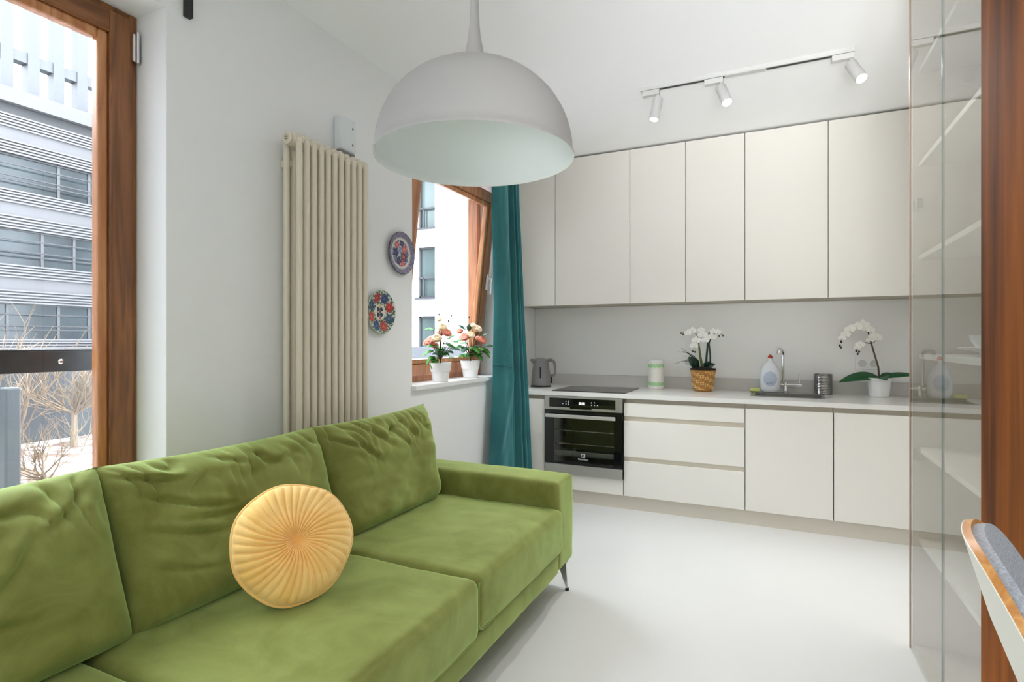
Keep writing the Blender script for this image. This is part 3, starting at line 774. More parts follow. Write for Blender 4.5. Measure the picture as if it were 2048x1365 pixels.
for (c_, n, r) in (((-.10, -.04, .49), (-.2, -1, .2), .040), ((-.135, -.05, .475), (-.3, -1, .1), .038), ((-.075, -.03, .465), (.1, -1, .1), .034), ((-.175, -.05, .46), (-.4, -1, .1), .034), ((-.20, -.05, .425), (-.4, -1, 0), .032), ((-.222, -.05, .40), (-.4, -1, -.1), .026),
                   ((-.055, -.03, .455), (.4, -1, .1), .030), ((-.03, -.02, .405), (.3, -1, .3), .042), ((-.015, -.03, .40), (.5, -1, .2), .032), ((-.055, -.03, .385), (0, -1, .4), .026), ((-.115, -.04, .355), (-.2, -1, .2), .030), ((-.13, -.035, .335), (-.2, -1, 0), .022)):
    orchid_blossom(wo, c_, n, r, None)
for p in ((-.226, -.04, .372), (-.236, -.04, .346), (-.228, -.04, .334), (-.136, -.03, .31), (-.12, -.03, .305), (-.128, -.03, .29)):
    bm = B(); lathe(bm, [(0, -.010), (.0065, -.004), (.007, .003), (0, .010)], 8, p); obj('bud', bm, M['bud'], wo, smooth=True)

# washing-up bottle
def bottle_at(loc, label):
    b = thing('dish_soap_bottle', label, 'bottle', loc)
    bm = B(); lathe(bm, [(.050, 0), (.060, .006), (.066, .03), (.068, .08), (.066, .13), (.058, .165), (.042, .195), (.028, .212), (.024, .222), (.022, .225)], 36, sc=(1, .55)); obj('body', bm, M['bottle'], b, smooth=True, auto=50)
    bm = B(); lathe(bm, [(.019, .225), (.020, .235), (.017, .245), (.0125, .25)], 20); obj('neck', bm, M['white'], b, smooth=True, auto=40)
    bm = B(); lathe(bm, [(.016, .25), (.015, .262), (.009, .272), (.004, .276), (0, .276)], 20); obj('cap', bm, M['redcap'], b, smooth=True, auto=40)
    # label: a patch following the oval body
    bm = B(); rows = []
    for j in range(13):
        z = .045+.11*j/12; row = []
        for i in range(15):
            u = -1+2*i/14; lim = math.sqrt(max(0, 1-(2*j/12-1)**2))*.9+.05
            x = u*.047*lim; rz = .068 if z < .13 else .068-.25*(z-.13)
            y = -math.sqrt(max(0, 1-(x/rz)**2))*rz*.55-.0006
            row.append(bm.verts.new((x, y, z)))
        rows.append(row)
    for a, c_ in zip(rows, rows[1:]):
        for i in range(14): bm.faces.new((a[i], a[i+1], c_[i+1], c_[i]))
    lb = obj('label', bm, M['lbl'], b, smooth=True)
    bm = B(); pts = []
    for i in range(24):
        t = i/23; x = -.022+.046*t; z = .066+.006*math.sin(t*22)+.008*t
        pts.append((x, -math.sqrt(1-(x/.068)**2)*.0374-.0012, z))
    tube(bm, pts, .0011, 5); obj('script_line', bm, M['ink'], lb)
    return b
bottle_at((-.015, 4.47, .8255), 'white washing-up bottle with a red cap left of the tap')
# sponge
sp = thing('kitchen_sponge', 'small yellow sponge with a green scourer on the left rim of the sink', 'sponge', (-.118, 4.455, .8255))
bm = B(); box(bm, -.032, .032, -.022, .022, .006, .028, .004); obj('foam', bm, M['sponge'], sp)
bm = B(); box(bm, -.032, .032, -.022, .022, 0, .0065, .002); obj('scouring_pad', bm, M['scour'], sp)
# ribbed steel cup
uc = thing('cutlery_holder', 'ribbed stainless steel cutlery holder between tap and white orchid pot', 'holder', (.325, 4.505, .822))
bm = B(); pr_ = [(.055, 0), (.0575, .003)]
for k in range(12): pr_ += [(.0575, .006+k*.0108), (.0590, .010+k*.0108), (.0590, .013+k*.0108), (.0575, .0155+k*.0108)]
pr_ += [(.0585, .140), (.0595, .144), (.0575, .145), (.0555, .142), (.0555, .01), (0, .008)]
lathe(bm, pr_, 40); obj('cup', bm, mat('ribbed_steel', (150, 148, 146), rough=.2, metal=1), uc, smooth=True, auto=35)

# sockets
def socket(xc, zc, n, label):
    o = thing('wall_socket', label, 'socket', (xc, YK-.008, zc)); wd = .078*n
    bm = B(); box(bm, -wd/2, wd/2, -.009, -.0002, -.0405, .0405, .003); fr = obj('frame', bm, M['white'], o)
    for k in range(n):
        cx_ = (k-(n-1)/2)*.071
        bm = B(); lathe(bm, [(.026, .0), (.026, .0035), (.0205, .0035), (.0195, -.004), (0, -.004)], 28, (cx_, -.0095, 0), dirmtx((0, -1, 0))); s = obj('insert', bm, M['whitem'], o, smooth=True, auto=30)
        bm = B()
        for dx in (-.0095, .0095): lathe(bm, [(.0026, 0), (.0026, .001)], 8, (cx_+dx, -.0065, 0), dirmtx((0, -1, 0)))
        lathe(bm, [(.002, 0), (.002, .012)], 8, (cx_, -.008, .010), dirmtx((0, -1, 0)))
        obj('contacts', bm, M['kettle'], s)
socket(-.605, 1.035, 1, 'single white socket on the splashback behind the basket orchid')
socket(.607, 1.042, 2, 'double white socket on the splashback behind the white orchid pot')

# ------------------------------------------------------------------ ceiling track and spots
tk = thing('ceiling_track', 'white ceiling track rail holding three spotlights', 'track', (-.16, 3.28, HC)); TO = tk.location
bm = B(); box(bm, -.70, .375, 3.262, 3.298, HC-.020, HC); obj('rail', bm, M['whitem'], tk, TO)
bm = B(); box(bm, -.69, -.24, 3.271, 3.289, HC-.0212, HC-.0195); box(bm, -.03, .365, 3.271, 3.289, HC-.0212, HC-.0195); obj('slot', bm, M['black'], tk, TO)
bm = B(); box(bm, -.235, -.035, 3.262, 3.298, HC-.0225, HC-.0195); obj('joint_cover', bm, M['whitem'], tk, TO)
def spot(xa, d, label, L=.13, r=.0275, px=.075):
    o = thing('track_spotlight', label, 'spotlight', (xa, 3.28, HC-.0225), group='spotlights on the ceiling track')
    bm = B(); box(bm, 0, .098, -.017, .017, -.028, 0, .002); obj('adapter', bm, M['whitem'], o)
    j = Vector((px+.012, 0, -.03)); bm = B(); tube(bm, [j+Vector((0, 0, .004)), j+Vector((0, 0, -.022))], .009, 12); box(bm, j.x-.006, j.x+.006, -.012, .012, -.058, -.04, .002); obj('swivel', bm, M['whitem'], o)
    d = Vector(d).normalized(); p = j+Vector((0, 0, -.030))-d*.012; m4 = dirmtx(d)
    bm = B(); lathe(bm, [(r*.9, 0), (r, .004), (r, L), (r*.92, L), (r*.9, L-.006), (0, L-.006)], 28, p, m4); h = obj('head', bm, M['whitem'], o, smooth=True, auto=35)
    bm = B(); lathe(bm, [(r*.86, L-.0055), (0, L-.004)], 24, p, m4); obj('lens', bm, M['lamp_on'], h)
    l = bpy.data.lights.new('spot_lamp', 'SPOT'); l.energy = 32; l.spot_size = math.radians(105); l.spot_blend = .7; l.shadow_soft_size = .02; l.color = (1, .99, .98)
    lo = bpy.data.objects.new('spot_lamp', l); COL.objects.link(lo); lo.parent = h; lo.location = p+d*(L+.003); lo.rotation_euler = (-d).to_track_quat('Z', 'Y').to_euler()
spot(-.69, (-.16, -.14, -1), 'leftmost white spotlight on the ceiling track, pointing almost straight down')
spot(-.345, (.30, -.42, -.86), 'middle white spotlight on the ceiling track, tilted to the right')
spot(.275, (.32, -.46, -.83), 'rightmost white spotlight on the ceiling track, largest and tilted right')

# ------------------------------------------------------------------ pendant lamp
pl = thing('pendant_lamp', 'large white dome pendant lamp with a slim flared neck above the sofa', 'lamp', (-.776, 1.402, HC))
R = .281; zr = 1.723-HC; Hd = .255; n = 26
outer = []
for i in range(n+1):
    a = (PI/2)*i/n
    outer.append((R*math.cos(a)**.92 if i < n else 0, zr+.012+Hd*math.sin(a)))
prof = [(R+.004, zr), (R+.004, zr+.008)]+[(r_, z_) for r_, z_ in outer if r_ > .03]
neck = [(.030, zr+.012+Hd-.001), (.024, zr+.32), (.0185, zr+.345), (.0145, zr+.385), (.012, zr+.44), (.0105, zr+.52), (.009, zr+.64)]
bm = B(); lathe(bm, prof, 96, cap=False); obj('shade', bm, M['lampout'], pl, smooth=True)
inner = [(R+.004, zr)]+[(r_*.985, z_-.004) for r_, z_ in outer]
bm = B(); lathe(bm, inner, 96, cap=False); bmesh.ops.remove_doubles(bm, verts=bm.verts, dist=1e-5); obj('lining', bm, M['lampin'], pl, smooth=True)
bm = B(); lathe(bm, neck, 32, cap=False); obj('neck', bm, M['lampout'], pl, smooth=True)
bm = B(); tube(bm, [(0, 0, zr+.62), (0, 0, -.02)], .0035, 10); obj('cable', bm, M['white'], pl)
bm = B(); lathe(bm, [(.06, 0), (.06, -.02), (.05, -.03), (0, -.03)], 32); obj('ceiling_rose', bm, M['white'], pl)
bm = B(); lathe(bm, [(.02, zr+.30), (.02, zr+.255), (.017, zr+.25), (0, zr+.25)], 20); obj('lamp_holder', bm, M['whitem'], pl)
a = math.radians(12); bm = B(); 
m4 = Matrix.Translation((math.cos(a)*(R-.012), math.sin(a)*(R-.012), zr+.035)) @ Matrix.Rotation(a, 4, 'Z')
r = bmesh.ops.create_cube(bm, size=1, matrix=m4 @ Matrix.Diagonal((.002, .028, .012, 1))); obj('maker_sticker', bm, M['kettle'], pl)

# ------------------------------------------------------------------ radiator and box
rd = thing('column_radiator', 'tall cream column radiator on the left wall behind the sofa', 'radiator', (XW+.07, 1.93, .22)); RO = rd.location
ny = 11; y0 = 1.742; dy = .0418; zb, zt = .25, 2.055
for i in range(ny):
    y = y0+i*dy; bm = B()
    for x in (XW+.045, XW+.118):
        tube(bm, [(x, y, zb), (x, y, zt)], .0135, 14)
    for z in (zb, zt):
        pts = [(XW+.045, y, z), (XW+.045, y, z), (XW+.08, y, z+(.004 if z > 1 else -.004)), (XW+.118, y, z)]
        tube(bm, pts, [.020, .024, .026, .022], 14)
        lathe(bm, [(.023, -dy/2), (.027, -dy/2+.006), (.027, dy/2-.006), (.023, dy/2)], 18, (XW+.08, y, z), dirmtx((0, 1, 0)))
    obj('column', bm, M['rad'], rd, RO, smooth=True, auto=50)
for y, s in ((y0-dy/2, -1), (y0+(ny-1)*dy+dy/2, 1)):
    for z in (zb, zt):
        bm = B(); lathe(bm, [(.027, 0), (.027, .010), (.022, .014), (.012, .014), (.012, .009), (0, .009)], 20, (XW+.08, y, z), dirmtx((0, s, 0))); e = obj('end_plug', bm, M['rad'], rd, RO, smooth=True, auto=35)
        if z > 1:
            bm = B(); box(bm, XW+.073, XW+.087, y+s*.009-.001, y+s*.009+.001, z-.006, z-.003); box(bm, XW+.073, XW+.087, y+s*.009-.001, y+s*.009+.001, z+.003, z+.006); obj('key_slot', bm, M['dark'], e, RO)
for z in (.45, 1.95):
    bm = B(); box(bm, XW+.001, XW+.05, y0+.01, y0+.03, z, z+.03); obj('bracket', bm, M['rad'], rd, RO)

tb_ = thing('wall_thermostat', 'white rounded control box on the wall above the radiator', 'device', (XW, 2.12, 2.12))
bm = B(); box(bm, .002, .05, -.052, .058, .006, .170, .012, 4); obj('case', bm, mat('pale_blue_plastic', (222, 228, 230), rough=.4), tb_, smooth=True, auto=50)
bm = B(); box(bm, 0, .042, -.050, .056, -.006, .008, .003); obj('bottom_cap', bm, M['kettle'], tb_)
for z in (.125, .045):
    bm = B(); lathe(bm, [(.006, 0), (.006, .002)], 12, (.0485, .030, z), dirmtx((1, 0, 0)), sc=(1, 1)); obj('button', bm, M['kettle'], tb_)

# black strip on the wall
bm = B(); box(bm, XW+.0, XW+.02, 1.312, 1.338, 2.372, HC-.001, .001)
o = obj('wall_strip', bm, M['black']); tag(o, 'short black strip hanging down the wall beside the large window', 'bracket')

# ------------------------------------------------------------------ plates
def plate(name, label, y, z, R, paint, tiltz=0.0):
    o = thing(name, label, 'plate', (XW+.002, y, z)); o.rotation_euler = (0, tiltz, 0)
    bm = B(); nr, na = 46, 150; rows = []
    def hgt(t): return .006+(.016*max(0, (t-.55)/.45)**1.3) - (.004 if t > .985 else 0)
    for i in range(nr+1):
        t = i/nr; rows.append([bm.verts.new((hgt(t)+.004, R*t*math.cos(2*PI*j/na), R*t*math.sin(2*PI*j/na))) for j in range(na)] if i else [bm.verts.new((hgt(0)+.004, 0, 0))])
    for j in range(na): bm.faces.new((rows[0][0], rows[1][j], rows[1][(j+1) % na]))
    for i in range(1, nr):
        for j in range(na): bm.faces.new((rows[i][j], rows[i+1][j], rows[i+1][(j+1) % na], rows[i][(j+1) % na]))
    back = [[bm.verts.new((x_, R*t*math.cos(2*PI*j/na), R*t*math.sin(2*PI*j/na))) for j in range(na)] for t, x_ in ((.985, .018), (.55, .003))]
    bk = [rows[nr]]+back
    for a, b in zip(bk, bk[1:]):
        for j in range(na): bm.faces.new((a[j], b[j], b[(j+1) % na], a[(j+1) % na]))
    bm.faces.new(back[-1])
    cl = bm.loops.layers.color.new('paint')
    for f in bm.faces:
        for l in f.loops:
            v = l.vert.co; l[cl] = (*lin([.72*q_+.28*226 for q_ in paint(v.y/R, v.z/R)] if v.x > .0095 else (236, 232, 224)), 1)
    d = obj('dish', bm, M['plate'], o, smooth=True)
    return o
M['plate'] = vcol_mat('painted_plate', .25)
def blob(x, y, cx, cy, r, pet=5, ph=0):
    dx, dy = x-cx, y-cy; d = math.hypot(dx, dy); a = math.atan2(dy, dx)
    return d/(r*(1+.18*math.cos(pet*a+ph)))
WHT = (238, 236, 228)
def paint_a(x, y):
    r = math.hypot(x, y); a = math.atan2(y, x)
    if r > .97: return (120, 116, 142)
    if r > .74:
        k = math.sin(a*44)*math.sin((r-.74)*27)
        return (188, 182, 200) if k > -.1 else (146, 140, 166)
    if r > .70: return (210, 206, 216)
    if r > .62: return WHT
    for (cx, cy, q, c1, c2) in ((-.25, .38, .17, (216, 122, 124), (236, 170, 165)), (.12, .48, .16, (62, 62, 118), (120, 120, 170)), (.30, .22, .19, (222, 120, 118), (240, 178, 170)),
                                (-.36, .0, .20, (46, 54, 116), (110, 120, 176)), (.24, -.14, .21, (52, 44, 104), (232, 150, 138)), (-.12, -.36, .18, (58, 50, 108), (120, 100, 150)), (.18, -.48, .17, (214, 104, 118), (238, 160, 160)),
                                (.50, -.02, .11, (108, 128, 170), (150, 170, 200)), (-.02, .12, .10, (150, 162, 200), (190, 200, 220)), (-.38, -.28, .10, (120, 150, 170), (160, 180, 190)), (.46, -.28, .10, (96, 120, 160), (150, 168, 196))):
        d = blob(x, y, cx, cy, q)
        if d < 1: return c2 if (d < .45 or .72 < d < .8) else c1
    if nz(x*9, y*9, 3) > .12: return (130, 150, 178)
    return (216, 214, 224)
def paint_b(x, y):
    r = math.hypot(x, y); a = math.atan2(y, x)
    if r > .965: return (214, 222, 214)
    if r < .36:
        for k in range(4):
            q = k*PI/2+PI/4
            if blob(x, y, .15*math.cos(q), .17*math.sin(q), .105, 3) < 1: return (64, 92, 118)
        if blob(x, y, 0, -.27, .07) < 1: return (226, 130, 104)
        if blob(x, y, 0, .28, .06) < 1: return (240, 205, 150)
        if r < .05: return (200, 90, 70)
        return WHT
    for k, (c1, c2) in enumerate((((206, 62, 62), (236, 130, 120)), ((70, 92, 150), (128, 146, 186)), ((196, 70, 74), (232, 140, 130)), ((66, 96, 140), (140, 160, 190)), ((212, 90, 84), (240, 160, 146)), ((72, 98, 150), (130, 150, 190)), ((200, 70, 70), (234, 140, 126)), ((78, 110, 140), (140, 165, 190)))):
        q = .35+k*2*PI/8; d = blob(x, y, .67*math.cos(q), .67*math.sin(q), .23, 6, k)
        if d < 1: return c2 if (d < .3 or .6 < d < .72) else c1
    if nz(x*11, y*11, 8) > .02: return (86, 138, 110)
    return (226, 232, 222)
plate('wall_plate', 'upper painted plate with a lilac rim and blue and pink flowers', 2.590, 1.698, .121, paint_a)
plate('wall_plate', 'lower painted plate with red and blue flowers beside the radiator', 2.408, 1.356, .119, paint_b)

# ------------------------------------------------------------------ roses on the sill
def rose_plant(loc, seed, label, bl, leaves):
    rnd = random.Random(seed)
    o = thing('potted_rose', label, 'plant', loc, group='rose pots on the window sill')
    bm = B(); lathe(bm, [(.045, 0), (.050, .002), (.058, .055), (.059, .062), (.064, .066), (.071, .118), (.072, .122), (.067, .122), (.060, .07), (.0, .065)], 36); obj('pot', bm, M['white'], o, smooth=True, auto=35)
    bm = B(); lathe(bm, [(.064, .105), (0, .112)], 20); obj('soil', bm, M['soil'], o)
    hub = Vector((0, 0, .17))
    bm = B(); tube(bm, [(0, 0, .08), (.003, 0, .13), hub], [.006, .005, .004], 6)
    for (p, r, m) in bl: tube(bm, [hub-Vector((0, 0, .03)), hub.lerp(Vector(p), .5)+Vector((0, 0, .01)), p], [.0032, .0026, .002], 5)
    for (p, dd, L) in leaves: tube(bm, [hub-Vector((0, 0, .03)), hub.lerp(Vector(p), .5), p], [.0025, .002, .0015], 5)
    obj('stems', bm, M['stemb'], o)
    for (p, r, m) in bl:
        p = Vector(p); bm = B(); axis = (p-hub).normalized()+Vector((.6, -.6, .2)); axis.normalize()
        u = axis.orthogonal().normalized(); v = axis.cross(u)
        for ring, (k, L, cup, off) in enumerate(((6, .80, .3, 0), (6, .84, 1.3, .3), (6, .78, 2.4, .1), (5, .66, 4.5, .5), (4, .5, 8, .2))):
            for i in range(k):
                a = 2*PI*i/k+off+rnd.uniform(-.15, .15)
                petal(bm, p-axis*r*.2, (u*math.cos(a)+v*math.sin(a)+axis*cup*.5), axis-(u*math.cos(a)+v*math.sin(a))*.6*cup, r*L, r*L*1.2, .45)
        ob_ = obj('blossom', bm, M[m], o, smooth=True)
        bm = B(); lathe(bm, [(0, -r*.35), (r*.22, -r*.25), (r*.28, -r*.05), (r*.1, 0)], 8, p-axis*r*.05, dirmtx(axis)); obj('sepal', bm, M['stem'], ob_, smooth=True)
    leaves = list(leaves)+[((q_:=Vector((math.cos(a_), math.sin(a_), 0)))*rnd.uniform(.02, .055)+Vector((0, 0, rnd.uniform(.15, .25))), q_+Vector((0, 0, rnd.uniform(-.3, .5))), rnd.uniform(.035, .05)) for a_ in [2*PI*k_/11+seed for k_ in range(11)]]
    for (p, dd, L) in leaves:
        bm = B()
        L = L*1.25
        leafmesh(bm, p, dd, (.3, -.3, 1), L, L*.7, .15, .2, 6, .0008)
        for s in (-1, 1):
            q = Vector(dd).normalized().cross(Vector((0, 0, 1)))*s
            leafmesh(bm, Vector(p)-Vector(dd).normalized()*.006, Vector(dd).normalized()*.35+q, (.3, -.3, 1), L*.8, L*.55, .15, .2, 6, .0008)
        obj('leaf', bm, M[rnd.choice(('leafl', 'leafl', 'leafg'))], o, smooth=True)
    for p in ((-.01, .0, .435), (.04, .07, .43), (.03, .05, .395)):
        bm = B(); lathe(bm, [(0, -.01), (.005, -.004), (.005, .003), (0, .009)], 8, p); tube(bm, [(0, 0, .35), p], .001, 4); obj('bud', bm, M['bud'], o, smooth=True)
# local axes: camera looks mostly along +y / -x; image right = (+.906,+.424)
rg = Vector((.906, .424, 0)); fw = Vector((.42, -.906, 0))
def Q(r_, z_, f_=0): return tuple(rg*r_+fw*f_+Vector((0, 0, z_)))
rose_plant((-1.955, 3.075, .937), 1, 'left potted rose on the window sill, cream and pink blooms',
           [(Q(-.055, .262, .02), .048, 'petalk'), (Q(-.02, .275, .03), .050, 'petalc'), (Q(-.085, .25, .0), .036, 'petalp'), (Q(.012, .345), .052, 'petalc'), (Q(.045, .31, .02), .044, 'petalp'), (Q(-.01, .40), .030, 'petalc'), (Q(.0, .31, -.02), .038, 'petalk'), (Q(-.03, .23, .02), .032, 'petalp')],
           [(Q(-.06, .20), Q(-1, -.5), .055), (Q(-.05, .16, .02), Q(-.8, -.9), .05), (Q(-.03, .14, .03), Q(-.4, -.9, .4), .045), (Q(.05, .24), Q(.6, -.3), .05), (Q(.075, .215), Q(1, -.1), .05), (Q(.10, .26), Q(1, .3), .04), (Q(-.05, .34), Q(-1, .1), .045), (Q(.0, .20, .02), Q(.3, .3, .5), .04), (Q(.055, .28), Q(1, .6), .04), (Q(.02, .20), Q(.9, -.6), .04)])
rose_plant((-1.972, 3.50, .937), 2, 'right potted rose on the window sill, touching the teal curtain',
           [(Q(-.04, .285, .03), .052, 'petalk'), (Q(-.075, .33), .036, 'petalp'), (Q(.0, .30, .02), .046, 'petalc'), (Q(.05, .345), .046, 'petalc'), (Q(.085, .265, .02), .044, 'petalp'), (Q(.02, .37), .034, 'petalc'), (Q(.055, .275, .0), .034, 'petalk')],
           [(Q(-.06, .225), Q(-1, -.2), .06), (Q(-.02, .215, .03), Q(-.4, -.3, .6), .055), (Q(.03, .215, .03), Q(.5, -.4, .6), .055), (Q(.08, .21, .02), Q(1, -.4), .06), (Q(.11, .225), Q(1, .1), .055), (Q(-.045, .35), Q(-.6, .5), .045), (Q(-.085, .25), Q(-1, .3), .05), (Q(.05, .17, .02), Q(.7, -.7, .4), .05), (Q(-.01, .34), Q(.1, 1), .045), (Q(.09, .30), Q(1, .5), .04), (Q(.10, .19), Q(.8, -.8), .05)])

# ------------------------------------------------------------------ curtain
ct = thing('window_curtain', 'long teal velvet curtain hanging between window and kitchen', 'curtain', (-1.78, 3.74, 0)); OC = ct.location
def interp(tab, z):
    for (a, va), (b, vb) in zip(tab, tab[1:]):
        if z <= b: 
            t = max(0, (z-a)/(b-a)); return va+(vb-va)*t
    return tab[-1][1]
def curt(s, z):
    A = Vector((-1.865, interp([(0, 3.52), (.3, 3.575), (.9, 3.64), (1.5, 3.65), (2.7, 3.60)], z), z))
    Bp = Vector((interp([(0, -1.625), (.3, -1.645), (.9, -1.675), (1.5, -1.71), (2.3, -1.745), (2.7, -1.76)], z), 3.855, z))
    p = A.lerp(Bp, s); nrm = Vector((.85, -.53, 0)).normalized()
    k = 1-.25*z/2.7
    ph = .5*nz(s*2, z*.5, 1)
    if s < .55:
        off = .045*math.sin(PI*s/.55)+.010*math.sin(2*PI*s/.55*1.0+z*.8)
    else:
        t = (s-.55)/.45
        off = -.034*math.sin(PI*min(1, t*6))*(1 if t < 1/6 else 0)+.034*math.sin(2*PI*(t*3.3)+.35*math.sin(z*1.1))*math.sin(PI*min(1, .15+t))
    off += .008*nz(s*3, z*1.6, 4)+.004*nz(s*7, z*5, 9)
    # a soft diagonal fold low down
    off += .012*math.exp(-((s*1.1-(z-.25)*.9)/.10)**2)*math.exp(-((z-.5)/.35)**2)
    return p+nrm*off*k*(1.15 if z < .9 else 1)
bm = B(); nu, nv = 110, 90; g_ = []
for j in range(nv+1):
    z = .015+(HC-.06-.015)*j/nv; g_.append([bm.verts.new(curt(i/nu, z)) for i in range(nu+1)])
for j in range(nv):
    for i in range(nu): bm.faces.new((g_[j][i], g_[j][i+1], g_[j+1][i+1], g_[j+1][i]))
cl = obj('cloth', bm, M['teal'], ct, OC, smooth=True)
sm = cl.modifiers.new('thickness', 'SOLIDIFY'); sm.thickness = .004; sm.offset = -1
bm = B(); box(bm, -1.90, -1.72, 3.50, 3.88, HC-.035, HC-.001, .003); obj('curtain_rail', bm, M['white'], ct, OC)
bm = B(); tube(bm, [curt(i/30*.55, 1.03-.001*i)+Vector((.0065, -.004, 0)) for i in range(31)], .0022, 6); tube(bm, [curt(.30+.25*i/20, 1.04+.13*i/20)+Vector((.006, -.004, 0)) for i in range(21)], .0022, 6); obj('crease', bm, M['teal'], cl, OC)

# ------------------------------------------------------------------ sofa
sf = thing('green_sofa', 'long green velvet sofa on slim metal legs along the window wall', 'sofa', (-1.4, 1.2, 0)); SO = sf.location
YA0, YA1 = 2.388, 2.600
def soft_arm(y0, y1, name='armrest'):
    bm = softbox(-1.86, -.885, y0, y1, .138, .552, .022, (.004, .006, .008), .003, 2, (34, 16, 16))
    return obj(name, bm, M['green'], sf, SO, smooth=True)
soft_arm(YA0, YA1); soft_arm(-.245, -.035)
bm = softbox(-1.86, -1.62, -.03, YA0-.003, .138, .66, .03, (0, 0, .01), .004, 5, (10, 60, 20)); obj('back_frame', bm, M['green'], sf, SO, smooth=True)
bm = softbox(-1.62, -.878, -.03, YA0-.003, .138, .238, .014, (.002, 0, 0), .0025, 8, (20, 70, 8)); obj('base_rail', bm, M['green'], sf, SO, smooth=True)
for i, (a, b) in enumerate(((1.588, 2.400), (.788, 1.584), (-.03, .784))):
    ex = None
    x1_ = -.852 if i else -.862
    bm = softbox(-1.60, x1_, a+.002, b-.002, .236, .432, .030, (.010, .001, .016), .004, 11+i, (50, 50, 14))
    s = obj('seat_cushion', bm, M['green'], sf, SO, smooth=True)
    bm = B(); pts = []
    yy0, yy1, zz0, zz1, rr = a+.012, b-.012, .245, .420, .03
    for (cy_, cz_, a0) in ((yy0+rr, zz1-rr, PI/2), (yy0+rr, zz0+rr, PI), (yy1-rr, zz0+rr, 1.5*PI), (yy1-rr, zz1-rr, 2*PI)):
        for k in range(6):
            q = a0+(PI/2)*k/5; pts.append((x1_-.0085+.006*(1-abs((cy_-(a+b)/2)/((b-a)/2))), cy_+rr*math.cos(q), cz_+rr*math.sin(q)))
    tube(bm, pts[3:-3], .0032, 6); obj('piping', bm, M['pipe'], s, SO, smooth=True)
def back_cushion(ya0, ya1, yb0, yb1, seed, htop=.0, tilt=.30, xb=-1.515):
    """ya: extent at the top, yb: at the bottom"""
    H = .455; T = .205; za = .425
    vax = Vector((-math.sin(tilt), 0, math.cos(tilt))); wax = Vector((math.cos(tilt), 0, math.sin(tilt)))
    def fn(p):
        u, v, w_ = p.y, p.z, p.x
        t = (v+1)/2
        yc0 = yb0+(ya0-yb0)*t; yc1 = yb1+(ya1-yb1)*t
        # edges pull in between the corners
        pin = .012*(1-u*u)*(t > .5)*(2*t-1)
        yl = (yc0+yc1)/2+u*(yc1-yc0)/2*(1-.02*(1-v*v))
        th = T*max(0, 1-abs(u)**7)**.5*(max(0, 1-abs(v)**(3.2 if v > 0 else 9)))**.5
        th = max(th, .018)
        hh = t*H-pin+htop*t*(1+u)/2
        base = Vector((xb, yl, za))+vax*hh
        off = w_*th/2
        if w_ > 0:
            env = max(0, 1-abs(u)**6)*max(0, 1-abs(v)**8)
            fold = 0
            top = math.exp(-((1-v)/.55)**2)
            ph = u*9+2.6*nz(u*2.2+seed, v*1.2, 0)*2+v*(1.6+u)
            f1 = abs(math.sin(ph*1.35))**1.6
            fold += -.026*(1-f1)**3*top*(.5+.8*nz(u*3, seed, 1)+.4)
            q = nz(u*2.1+seed*3, v*2.0, 5)
            fold += .020*q+.006*nz(u*5+seed, v*6, 2)
            # long diagonal creases
            for (cu_, cv_, an, ln, am) in CRE.get(seed, ()):
                dx, dy_ = u-cu_, v-cv_; s_ = dx*math.cos(an)+dy_*math.sin(an); t_ = -dx*math.sin(an)+dy_*math.cos(an)-.12*s_*s_/ln
                fold -= am*math.exp(-(t_/.035)**2)*math.exp(-(s_/ln)**4)-am*.6*math.exp(-((t_-.07)/.06)**2)*math.exp(-(s_/ln)**4)
            off += 1.25*fold*env
        return base+wax*off
    bm = cubegrid(fn, (10, 110, 80))
    o = obj('back_cushion', bm, M['green'], sf, SO, smooth=True)
    return o
CRE = {1: ((-.55, .45, -1.1, .35, .014), (-.2, .55, -1.15, .3, .012), (.1, .55, -1.2, .35, .014), (.35, .6, -1.25, .3, .012), (.62, .62, -1.0, .25, .012), (-.8, .6, -.8, .25, .014), (-.35, .72, -1.0, .25, .012)),
       2: ((-.62, -.05, -.45, .35, .014), (-.55, .30, -.55, .40, .016), (-.3, .05, -.1, .4, .010), (-.78, .72, -.5, .22, .022), (.2, .7, -.9, .22, .010), (.5, .72, -1.0, .22, .010), (-.15, .78, -.7, .2, .010), (-.7, -.45, -.6, .2, .012)),
       3: ((.45, .2, 1.2, .3, .012), (.2, -.3, -.5, .25, .010), (.75, .6, 1.0, .25, .012))}
b1 = back_cushion(1.63, 2.425, 1.655, 2.325, 1, htop=.012)
b2 = back_cushion(.868, 1.655, .885, 1.640, 2)
b3 = back_cushion(.06, .880, .06, .892, 3)
def leg(x, y, s=1):
    bm = B(); L = .140
    pts = [(.048, .0), (-.006, .0), (-.009, -.003)]
    # slim blade leg: flat plate on top, tapering down and splaying outwards
    box(bm, x-.045, x+.012, y-.012, y+.012, L-.004, L, .001)
    vs = []
    for (dx, z, hw, hd) in ((-.040, L-.003, .002, .010), (.004, L-.003, .004, .010), ):
        pass
    a = [Vector((x-.038*s, y-.008, L-.003)), Vector((x+.006*s, y-.008, L-.003)), Vector((x+.014*s, y-.005, .010)), Vector((x+.006*s, y-.005, .010))]
    f0 = [bm.verts.new(v) for v in a]; f1 = [bm.verts.new(v+Vector((0, .016 if k < 2 else .010, 0))) for k, v in enumerate(a)]
    bm.faces.new(f0); bm.faces.new(list(reversed(f1)))
    for k in range(4): bm.faces.new((f0[k], f0[(k+1) % 4], f1[(k+1) % 4], f1[k]))
    o = obj('leg', bm, M['chrome'], sf, SO)
    bm = B(); lathe(bm, [(.009, 0), (.010, .004), (.008, .012), (0, .012)], 14, (x+.010*s, y, 0)); obj('foot', bm, M['black'], o, SO)
